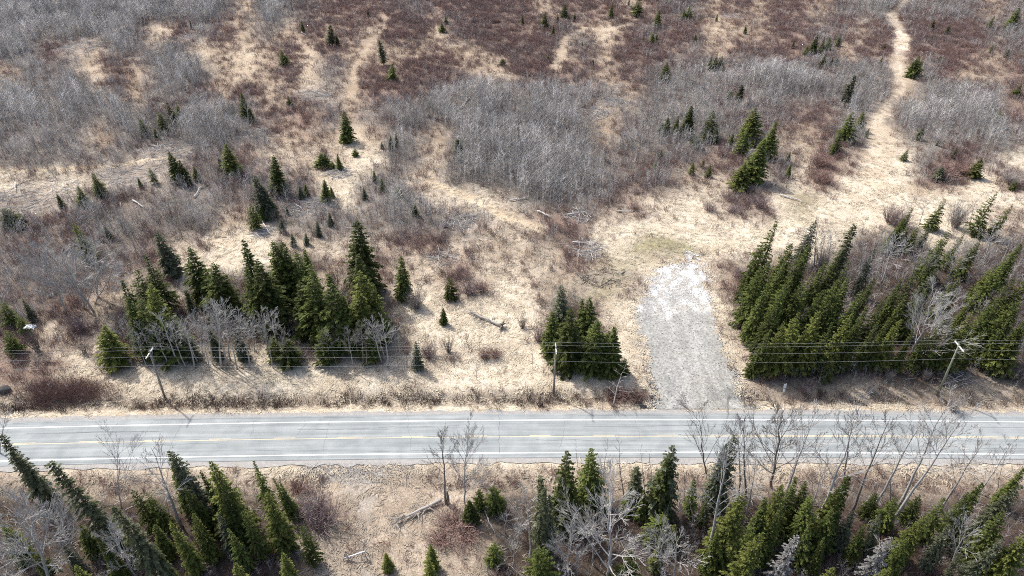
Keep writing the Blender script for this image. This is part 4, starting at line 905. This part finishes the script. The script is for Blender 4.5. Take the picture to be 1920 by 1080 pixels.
for i, (a, b, lab) in enumerate([
 ((206, 163), (180, 179), 'white fallen log in grey brush at upper left'), ((480 + 12, 417), (508, 442), 'pair-like pale log leaning on the brush pile above the spruces'),
 ((565, 62), (575, 68), 'short white log under a far small spruce'), ((915, 158), (928, 172), 'forked white log at the edge of the grey thicket'),
 ((1462, 368), (1506, 380), 'thin pale stick on the olive patch of straw'), ((1160, 398), (1185, 398), 'pale log pile stem beside the brown thicket'),
 ((1065, 405), (1100, 400), 'long white log lying in the middle brush heap'), ((1072, 457), (1118, 459), 'white log lying across the reddish brush above open straw'),
 ((1008, 398), (1035, 410), 'white leaning log in the thicket left of the heap'), ((955, 378), (992, 372), 'pale log on the straw edge of the grey thicket'),
 ((1468, 725 - 3), (1478, 712), 'dark log on the shaded verge beside the grove'), ((1165, 515), (1172, 508), 'dark log end beside the driveway top'),
 ((1080, 513), (1098, 528), 'dark rotten log in the muddy patch left of the driveway'), ((880, 525 - 340), (862, 206), 'pale log in grey thicket centre top'),
 ((1408, 285), (1440, 282), 'pale fallen stem by the trio of grove spruces'), ((250, 378), (272, 392), 'white splintered log on the left slash row'),
 ((365, 372), (377, 352), 'pale leaning log above the brown saplings'), ((30, 345), (30, 362), 'white stub standing in the left slash field')]):
    if 'dark' in lab: log(a, b, .16, lab, 'darkbark', 5, False, .12, 20 + i)
    else: log(a, b, .2, lab, 'bleached', 5, False, .35, 20 + i)
# leaning dead tree by the driveway
B = gp(1148, 762); T = at_depth(1174, 683, gp(1150, 752).y + 1.5)
t, cr = bare_proto(990, 'd', .0028, 'deadwood'); place('dead_tree', [('trunk', t), ('crown', cr)], B, T, 1.6, 'dead tree leaning on the verge beside the gravel driveway', 'bare tree', None)
B = gp(840, 944); m = MB(); m.tube([(0, 0, -.1), (.05, 0, 1.2), (-.05, .05, 2.4)], [.22, .19, .10], 8); link('stump', m.mesh('stump', M['darkbark'], smooth_=True), label='broken dark stump beside the tree over the fallen trunk', cat='stump', loc=B)
def pile(u, v, w, n, label, seed, pal=((.30, .28, .265), (.58, .56, .53)), flatn=.5, asp=1.0):
    r = np.random.default_rng(seed + 2000); B = gp(u, v); CLEAR_SPOTS.append((B.x, B.y - w * .12, w * .52, .8)); m = MB(); p0, p1 = map(np.array, pal)
    for i in range(n):
        a = r.uniform(0, 6.28); rr = w * math.sqrt(r.uniform(0, 1)) * .5; p = np.array([rr * math.cos(a), rr * math.sin(a) * asp, r.uniform(0, .9) * flatn * (1.2 - rr / w)])
        th = r.normal(.3, .9); d = np.array([math.cos(th), math.sin(th), r.normal(0, .16)]); L = r.uniform(1.0, 4.2); k = r.uniform(.03, .085)
        pts = [p - d * L / 2, p + r.normal(0, .06, 3), p + d * L / 2 + np.array([0, 0, r.normal(0, .1)])]
        pts = [np.array([q[0], q[1], max(q[2], -.05)]) for q in pts]
        m.tube(pts, [k, k * .85, k * .4], 4, cap=False, tint=p0 + (p1 - p0) * r.uniform(0, 1))
    link('brush_pile', m.mesh('brush_pile', M['brush'], True), label=label, cat='brush pile', group='slash piles', loc=B)
for i, a in enumerate([
 (150, 90, 17, 190, 'pale slash pile on the straw strip at upper left'), (590, 180, 12, 140, 'grey slash pile in the straw and brush left of top centre'), (578, 388, 10, 200, 'grey twiggy slash heap above the tall spruce group'),
 (1152, 192, 9, 130, 'grey slash pile at the right edge of the big thicket'), (1042, 203, 12, 160, 'slash pile inside the middle of the big grey thicket'), (952, 222, 11, 150, 'white-grey slash pile near the thicket centre'), (858, 208, 9, 100, 'small slash pile in the left half of the big thicket'),
 (1085, 405, 7, 90, 'heap of bleached branches at the lower edge of the thicket'), (318, 282, 15, 170, 'tangled slash row above the left row of spruces'), (240, 330, 17, 190, 'slash row between the straw strip and the left spruces'), (70, 365, 18, 220, 'wide slash field at the left edge'),
 (865, 415, 8, 130, 'grey slash pile on the straw below the thicket'), (494, 436, 4.5, 70, 'cone-like brush pile with two white logs above the dark spruces'), (1100, 468, 8, 110, 'dark brush heap at the corner of the open straw', ), (640, 325, 6, 70, 'small pale slash pile beside the four straw-strip spruces'),
 (830, 485, 6, 70, 'dark brush heap in the thin saplings above the clearing'), (1110, 212, 11, 130, 'loose slash pile just left of the straw gap in the thicket'), (1372, 30, 8, 60, 'far slash pile under the small spruces at the top'), (1350, 140, 8, 80, 'far slash pile in the pale thicket'), (480, 250, 8, 60, 'slash pile behind the white snag'), (355, 68, 10, 90, 'slash pile below the far straw patch, upper left')]):
    pile(*a, seed=i)
pile(1130, 520, 9, 70, 'scatter of dark sticks in the muddy patch left of the driveway', 40, ((.13, .11, .095), (.26, .23, .2)), .08, .7)
pile(1790, 705, 5, 60, 'tangle of pale twigs between the last grove spruces', 41)

# ------------------------------------------------------------------ small objects
# white bar barrier on two trestles
A, Bb = gp(647, 1050), gp(681, 1047); root = link('barrier', None, label='white bar barrier on two trestles across the dirt track', cat='barrier', loc=A)
d = Bb - A; P1 = Vector((0, 0, .35)); P2 = at_depth(683, 1034, Bb.y) - A
m = MB(); mid = (P1 + P2) / 2; vx = (P2 - P1).normalized(); L = (P2 - P1).length + .3
m.box(mid, (L, .11, .13), vx.to_track_quat('X', 'Z').to_matrix()); link('bar', m.mesh('bar', M['white']), root)
for c, hh in ((Vector((.15, .15, 0)), 1.35), (Vector((d.x + .15, d.y + .1, 0)), 1.5)):
    m = MB()
    for dx, dy in ((-.35, -.3), (.35, -.3), (.4, .45), (-.3, .45)): m.tube([tuple(c + Vector((dx, dy, -.05))), tuple(c + Vector((0, .1, hh)))], .05, 5)
    m.tube([tuple(c + Vector((-.2, -.12, .55))), tuple(c + Vector((.2, -.12, .55)))], .03, 5); link('trestle', m.mesh('trestle', M['deadwood']), root)
# marker post with two small plates
B = gp(1463, 757); T = at_depth(1472, 722, B.y) - B; root = link('marker_sign', None, label='thin marker post with two small white plates on the verge by the driveway', cat='sign', loc=B)
m = MB(); m.tube([(0, 0, -.1), tuple(T)], .03, 6); link('post', m.mesh('post', M['deadwood']), root)
for f, s in ((.96, (.42, .03, .75)), (.72, (.34, .03, .38))):
    m = MB(); m.box(T * f + Vector((.02, -.06, 0)), s, Euler((-.15, 0, .25))); link('plate', m.mesh('plate', M['white']), root)
# wooden frame lying against the brush by the driveway
B = gp(1421, 713); root = link('wooden_frame', None, label='weathered two-pane wooden frame propped at the corner of the grove', cat='frame', loc=B)
rot = Euler((R(58), R(6), R(12))).to_matrix(); m = MB()
for c, s in (((0, 0, .03), (1.7, .12, .1)), ((0, 1.15, .03), (1.7, .12, .1)), ((-.8, .575, .032), (.12, 1.03, .1)), ((.8, .575, .032), (.12, 1.03, .1)), ((0, .575, .032), (.1, 1.03, .08))):
    m.box(rot @ Vector(c), s, rot)
link('bars', m.mesh('bars', M['deadwood']), root)
m = MB(); m.box(rot @ Vector((0, .575, -.05)), (1.6, 1.1, .04), rot); link('backing_panel', m.mesh('backing_panel', M['darkbark']), root)
# dark boulder at the left verge
import bmesh
bm = bmesh.new(); bmesh.ops.create_icosphere(bm, subdivisions=3, radius=1)
for v in bm.verts:
    k = 1 + .35 * (float(fbm(v.co.x * 1.4 + 5, v.co.y * 1.4 + v.co.z, 88)) - .5); v.co = Vector((v.co.x * 1.0 * k, v.co.y * .8 * k, v.co.z * .6 * k))
me = bpy.data.meshes.new('boulder'); bm.to_mesh(me); bm.free(); me.materials.append(M['rock'])
link('boulder', me, label='dark round boulder at the left edge of the verge', cat='boulder', loc=gp(10, 734) + Vector((0, 0, .35)))
# white scrap on the dark bush
B = gp(72, 660); T = at_depth(55, 612, B.y)
g = 9; V = []; r_ = np.random.default_rng(3)
for i in range(g):
    for j in range(g): V.append((( i / 8 - .5) * 1.7 + r_.normal(0, .07), (j / 8 - .5) * .9 + r_.normal(0, .07), r_.normal(0, .14) - .9 * (i / 8 - .5) ** 2))
me = bpy.data.meshes.new('scrap'); me.from_pydata(V, [], [(i * g + j, i * g + j + 1, (i + 1) * g + j + 1, (i + 1) * g + j) for i in range(g - 1) for j in range(g - 1)]); me.materials.append(M['white'])
o = link('plastic_scrap', me, label='white crumpled scrap caught on top of the dark upright bush', cat='scrap', loc=T); md = o.modifiers.new('t', 'SOLIDIFY'); md.thickness = .02
# culvert mouth under the driveway
B = gp(1200, 763); m = MB(); k = 16; th = np.arange(k) * 2 * np.pi / k
for r0, r1 in ((.42, .42), (.36, .36)): pass
m.tube([(0, 0, .02), (.9, 0, .02)], .27, 16, cap=False); m.tube([(0, 0, .02), (.9, 0, .02)], .24, 16, cap=False); m.tube([(.6, 0, .02), (.62, 0, .02)], .23, 16)
link('culvert_pipe', m.mesh('culvert_pipe', M['black']), label='dark culvert pipe mouth in the ditch beside the driveway', cat='culvert', loc=B)

# ================================================================== STUFF (uncountable growth)
def field(n, y0, y1, seed):
    r = np.random.default_rng(seed); n = int(n * 1.13); W1 = .73 * (.824 * y1 + 42) + 24
    y = r.uniform(y0, y1, n); x = r.uniform(-W1, W1, n); k = np.abs(x) < .73 * (.824 * y + 42) + 24
    x, y = x[k], y[k]; d = y - roady(x)
    k = ~((d > O_NE - .1) & (d < O_FE + .05)); x, y = x[k], y[k]
    k = drive_in(x, y) < .2; return x[k], y[k], r
def trail_clear(x, y):
    f = np.ones(len(x))
    for px_, py_, w_, k_ in CLEAR_SPOTS: f = np.minimum(f, 1 - k_ * smooth(1.15, .7, np.hypot(x - px_, (y - py_)) / w_))
    for pts, w in ((TRAIL, 1.9), (TRAIL[:4], 3.8), (TRAIL[6:11], 3.2), ([(1640, 330), (1655, 350), (1690, 362)], 3.), ([(1040, 130), (1060, 75), (1100, 52), (1140, 55), (1180, 45)], 1.8), ([(720, 30), (720, 55), (690, 90), (665, 130), (660, 190)], 1.2), ([(800, 340), (880, 370), (940, 405), (1010, 430)], 2.)):
        P = np.array([flat(u, v) for u, v in pts])
        for a, b in zip(P[:-1], P[1:]):
            ab = b - a; t = np.clip(((x - a[0]) * ab[0] + (y - a[1]) * ab[1]) / (ab @ ab), 0, 1)
            f = np.minimum(f, smooth(.6, 1.25, np.hypot(x - a[0] - t * ab[0], y - a[1] - t * ab[1]) / w + (fbm(x / 2.2, y / 2.2, 99) - .5) * 1.1))
    return f
def bake(name, variants, x, y, z, sc, sz, yaw, tintmul, material, label, kind='stuff', cat=None):
    """one mesh from many turned and scaled copies of a few variants"""
    V, T, Fc = [], [], []; n0 = 0; nv = len(variants); pick = np.arange(len(x)) % nv
    for i, (v, f, t) in enumerate(variants):
        k = pick == i; m = int(k.sum())
        if not m: continue
        c, s = np.cos(yaw[k])[:, None], np.sin(yaw[k])[:, None]
        X = (v[None, :, 0] * c - v[None, :, 1] * s) * sc[k][:, None] + x[k][:, None]; Y = (v[None, :, 0] * s + v[None, :, 1] * c) * sc[k][:, None] + y[k][:, None]
        Z = v[None, :, 2] * sz[k][:, None] + z[k][:, None]
        V.append(np.stack([X, Y, Z], -1).reshape(-1, 3)); T.append((t[None] * tintmul[k][:, None, :]).reshape(-1, 3))
        Fc.append((f[None] + (np.arange(m) * len(v))[:, None, None] + n0).reshape(-1)); n0 += m * len(v)
    me = mesh_np(name, np.vstack(V), np.concatenate(Fc), variants[0][1].shape[1], material, np.vstack(T))
    return link(name, me, kind=kind, label=label)

def sapling_var(seed, nb=12, t0=.0075, spread=.17):
    r = np.random.default_rng(seed); m = MB(); z = np.linspace(-.02, 1, 5); xy = np.cumsum(r.normal(0, .014, (5, 2)), 0); P = np.column_stack([xy, z])
    c = np.array((.42, .402, .388)) * r.uniform(.85, 1.15)
    m.tube(P, np.linspace(t0, t0 * .4, 5), 3, cap=False, tint=c)
    for i in range(nb):
        s = r.uniform(.25, .95); j = min(int(s * 4), 3); p = P[j] + (P[j + 1] - P[j]) * (s * 4 - j); a = r.uniform(0, 6.28); L = spread * r.uniform(.7, 1.5) * (1.25 - .6 * s)
        q = p + np.array([math.cos(a) * L, math.sin(a) * L, L * r.uniform(.7, 1.7)])
        m.tube([p, q], [t0 * .55, t0 * .22], 3, cap=False, tint=c * r.uniform(.95, 1.2))
    return m.arrays()
def redbrush_var(seed):
    r = np.random.default_rng(seed); m = MB()
    for i in range(13):
        a = r.uniform(0, 6.28); l = r.uniform(.1, .75); p = np.array([r.normal(0, .22), r.normal(0, .22), -.03]); d = np.array([math.cos(a) * l, math.sin(a) * l, 1.]); L = r.uniform(.55, 1.05)
        c = np.array((.25, .165, .145)) * r.uniform(.7, 1.3)
        q = p + d * L * .55; e = q + (d + r.normal(0, .35, 3)) * L * .4
        m.tube([p, q, e], [.014, .010, .005], 3, cap=False, tint=c)
        for _ in range(2): 
            dd = d + r.normal(0, .6, 3); m.tube([q, q + dd * L * .35], [.008, .004], 3, cap=False, tint=c * 1.1)
    return m.arrays()
def tuft_var(seed):
    r = np.random.default_rng(seed); V, Fq, T = [], [], []
    for i in range(14):
        a = r.normal(0, .55); L = r.uniform(.35, .85); w = r.uniform(.018, .04); p = np.array([r.normal(0, .16), r.normal(0, .22), -.02]); d = np.array([math.cos(a), math.sin(a), 0]); s = np.array([-d[1], d[0], 0])
        z1 = r.uniform(.06, .20); z2 = r.uniform(.0, .12)
        k = len(V); V += [p - s * w, p + s * w, p + d * L * .5 + s * w * .9 + [0, 0, z1], p + d * L * .5 - s * w * .9 + [0, 0, z1], p + d * L + s * w * .3 + [0, 0, z2], p + d * L - s * w * .3 + [0, 0, z2]]
        Fq += [(k, k + 1, k + 2, k + 3), (k + 3, k + 2, k + 4, k + 5)]; c = np.array((.66, .59, .465)) * r.uniform(.78, 1.15); T += [c] * 6
    return np.array(V), np.array(Fq), np.array(T)
def stone_var(seed):
    r = np.random.default_rng(seed); v = np.array([(1, 0, 0), (-1, 0, 0), (0, 1, 0), (0, -1, 0), (0, 0, 1), (0, 0, -1.)]) * r.uniform(.6, 1.15, (6, 1)) + r.normal(0, .12, (6, 3))
    v[:, 2] *= .7; f = np.array([(0, 2, 4), (2, 1, 4), (1, 3, 4), (3, 0, 4), (2, 0, 5), (1, 2, 5), (3, 1, 5), (0, 3, 5)]); return v, f, np.ones((6, 3))
def stick_var(seed):
    r = np.random.default_rng(seed); m = MB(); c = np.array((.40, .37, .34)) * r.uniform(.7, 1.2)
    m.tube([(-.5, 0, .03), (0, r.normal(0, .05), .07), (.5, r.normal(0, .05), .04)], [.02, .017, .007], 3, cap=False, tint=c); m.tube([(.1, 0, .06), (.4, .2 * r.choice([-1, 1]), .1)], [.011, .004], 3, cap=False, tint=c); return m.arrays()

# grey saplings of the regrowth thickets
x, y, r = field(280000, 36, 345, 1); s = survey(x, y)
dens = s[:, 3] * (1.05 - .45 * smooth(110, 300, y)) * trail_clear(x, y) * (.5 + .8 * smooth(.32, .6, fbm(x / 5, y / 5, 71))) * (.45 + 1.0 * smooth(.35, .6, vnoise(x / 1.7, y / 1.7, 72)))
dens *= np.where((y < 84), (np.abs(y - roady(x)) > 9) * .9, 1)
dens *= 1 - .85 * ((y < 140) & (s[:, 5] < .18) & (s[:, 3] < .2))
k = r.uniform(0, 1, len(x)) < dens * 1.0; x, y, s = x[k], y[k], s[k]
pale = smooth(.95, 1.25, s[:, 3])
h = (1.5 + 1.15 * np.clip(s[:, 3], 0, 1.2)) * r.uniform(.55, 1.35, len(x)) * (1 + .7 * pale) * (.6 + .8 * fbm(x / 10, y / 10, 77)) * np.where(y < 84, .8, 1); fat = 1 + .9 * smooth(110, 320, y)
tm = (r.choice([.5, .8, 1.1, 1.55], len(x), p=[.25, .3, .27, .18]) * r.uniform(.9, 1.1, len(x)) * (1 + .22 * pale) * (1.0 + .9 * (fbm(x / 7, y / 7, 75) - .5)))[:, None] * np.array([1.0, 1, .985])
NV = [sapling_var(700 + i) for i in range(14)]
bake('grey_undergrowth', NV, x, y, ground_z(x, y), h * (.85 + .35 * fat), h, r.uniform(0, 6.28, len(x)), tm, M['sap'], 'dense grey leafless regrowth covering the slope beyond the clearing')
import sys; print('saplings', len(x), file=sys.stderr)
# red-brown brush
x, y, r = field(190000, 36, 345, 2); s = survey(x, y); d = y - roady(x)
dens = s[:, 4] * trail_clear(x, y) * (.25 + 1.2 * smooth(.35, .6, fbm(x / 3.2, y / 3.2, 81)))
e = d - O_FE; u, v = project(x, y)
ds = np.exp(-((e - 2.4) / 1.2) ** 2) * np.where(u < 1215, .8 + 1.3 * smooth(200, 420, u), .45) * (.3 + 1.6 * smooth(.4, .6, fbm(x / 3, y / 2, 83)))
dn = np.exp(-((O_NE - d - 3.2) / 1.8) ** 2) * .95 * (np.abs(x + 18) > 6.5) * (.3 + 1.4 * smooth(.4, .6, fbm(x / 3, y / 2, 84)))
dens = np.where((e > 0) & (e < 6), ds + dens * .4, np.where((d < O_NE) & (O_NE - d < 7), dn, dens))
k = r.uniform(0, 1, len(x)) < dens * (.85 - .3 * smooth(120, 300, y)) * np.where(y < 66, .9, 1); x, y, s, e = x[k], y[k], s[k], e[k]
h = r.uniform(.7, 1.7, len(x)) * np.where(np.abs(e - 2.5) < 3.5, .9, 1) * np.where(y < 70, .75, 1); w = h * r.uniform(.9, 1.5, len(x)) * (1 + .4 * smooth(120, 300, y))
red = fbm(x / 8, y / 8, 85)[:, None]
tm = r.uniform(.75, 1.25, (len(x), 1)) * (np.array([[.95, 1.12, 1.2]]) * (1 - red) + np.array([[1.0, .92, .9]]) * red)
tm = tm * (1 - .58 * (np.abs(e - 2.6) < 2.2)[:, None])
bake('red_undergrowth', [redbrush_var(800 + i) for i in range(10)], x, y, ground_z(x, y), w, h, r.uniform(0, 6.28, len(x)), tm, M['brush'], 'low red-brown leafless brush spread over the slope and ditches')
import sys; print('brush', len(x), file=sys.stderr)
# matted dry grass
x, y, r = field(150000, 36, 175, 3); s = survey(x, y)
k = r.uniform(0, 1, len(x)) < s[:, 5] * .45 * (1 - .6 * smooth(105, 170, y)) * (.35 + 1.0 * smooth(.35, .6, fbm(x / 3, y / 3, 91))); x, y, s = x[k], y[k], s[k]
flow = fbm(x / 11, y / 11, 93) * 9 + r.normal(0, .5, len(x)); sc = r.uniform(.7, 1.35, len(x))
base = s[:, :3] / np.array([.58, .525, .43])
bake('dry_grass', [tuft_var(850 + i) for i in range(12)], x, y, ground_z(x, y), sc, sc * r.uniform(.6, 1.1, len(x)), flow, np.clip(base, .5, 1.05) * r.uniform(.8, 1.18, (len(x), 1)), M['straw'], 'matted pale dry grass over the clearing and verges')
import sys; print('tufts', len(x), file=sys.stderr)
# fallen twigs
x, y, r = field(40000, 40, 330, 4); s = survey(x, y); k = r.uniform(0, 1, len(x)) < (.10 + .5 * (s[:, 3] > .2) * (s[:, 5] < .4)) * .8; x, y = x[k], y[k]
sc = r.uniform(.6, 2.6, len(x)) * (1 + .5 * smooth(120, 300, y))
bake('twig_litter', [stick_var(870 + i) for i in range(8)], x, y, ground_z(x, y), sc, sc, r.uniform(0, 6.28, len(x)), np.where(r.uniform(0, 1, (len(x), 1)) < .14, 1.75, r.uniform(.7, 1.3, (len(x), 1))) * np.ones((1, 3)), M['sap'], 'fallen grey twigs lying through the brush')
# loose stones on the driveway, its flanks and the pull-off
r = np.random.default_rng(5); n = 60000
x = r.uniform(DRIVE[:, 0].min() - 2, DRIVE[:, 0].max() + 3, n); y = r.uniform(DRIVE[:, 1].min() - 1, DRIVE[:, 1].max() + 2, n); dd = drive_in(x, y)
wh = smooth(97, 107, y); k = ((dd > 0) & (r.uniform(0, 1, n) < .17 + .2 * wh)) | ((dd > -1.6) & (dd < .2) & (r.uniform(0, 1, n) < (.25 + .3 * (y < 96)) * smooth(-1.7, -.2, dd))); x, y, dd, wh = x[k], y[k], dd[k], wh[k]
k = y - roady(x) > O_FE + .3; x, y, dd, wh = x[k], y[k], dd[k], wh[k]
sz = .035 + .11 * r.uniform(0, 1, len(x)) ** 3 + .07 * wh * r.uniform(0, 1, len(x)) + np.where(dd < .25, .10 * r.uniform(0, 1, len(x)) * (y < 86), 0)
shade = r.uniform(.16, .50, len(x)) * (1 - wh) + r.uniform(.45, .85, len(x)) * wh; shade = np.where((dd < .2) & (y < 90), r.uniform(.12, .45, len(x)), shade)
tm = shade[:, None] * np.array([[1, .985, .96]])
x2 = r.uniform(flat(560, 890)[0], flat(775, 890)[0], 2600); y2 = roady(x2) + O_NE - np.abs(r.normal(0, 1.6, 2600)) + .4; 
x = np.concatenate([x, x2]); y = np.concatenate([y, y2]); sz = np.concatenate([sz, r.uniform(.03, .08, 2600)]); tm = np.vstack([tm, r.uniform(.2, .5, (2600, 1)) * np.array([[1, .98, .95]])])
bake('gravel', [stone_var(890 + i) for i in range(10)], x, y, ground_z(x, y) + .07, sz, sz, r.uniform(0, 6.28, len(x)), tm, M['stone'], 'loose crushed stone on the driveway and its flanks')
import sys; print('stones', len(x), file=sys.stderr)

# ================================================================== CAMERA AND LIGHT
cam = bpy.data.cameras.new('camera'); co = bpy.data.objects.new('camera', cam); COL.objects.link(co); S.camera = co
co.location = (0, 0, H); co.rotation_euler = (R(90) - TH, 0, 0)
cam.sensor_width = 36; cam.lens = F / 1920 * 36; cam.clip_start = .5; cam.clip_end = 20000
sun_dir = Vector((-.74 * math.cos(R(50)), .67 * math.cos(R(50)), math.sin(R(50)))).normalized()
sl = bpy.data.lights.new('sun', 'SUN'); so = bpy.data.objects.new('sun', sl); COL.objects.link(so)
sl.energy = 3.1; sl.angle = R(1.6); sl.color = (1, .972, .925); so.rotation_euler = sun_dir.to_track_quat('Z', 'Y').to_euler(); so.location = (0, 0, 150)
W = bpy.data.worlds.new('World'); S.world = W; W.use_nodes = True
bg = W.node_tree.nodes['Background']; sky = W.node_tree.nodes.new('ShaderNodeTexSky'); sky.sky_type = 'NISHITA'; sky.sun_disc = False
sky.sun_elevation = R(50); sky.sun_rotation = math.atan2(sun_dir.x, sun_dir.y); sky.air_density = 1.0; sky.dust_density = 4.0; sky.ozone_density = .6
W.node_tree.links.new(sky.outputs[0], bg.inputs[0]); bg.inputs[1].default_value = .15
S.render.engine = 'CYCLES'; S.cycles.use_denoising = False; S.cycles.filter_width = 1.0; S.cycles.sample_clamp_indirect = 2.0; S.cycles.max_bounces = 6; S.cycles.transparent_max_bounces = 4
S.view_settings.view_transform = 'Standard'; S.view_settings.look = 'None'; S.view_settings.exposure = .5; S.view_settings.gamma = 1
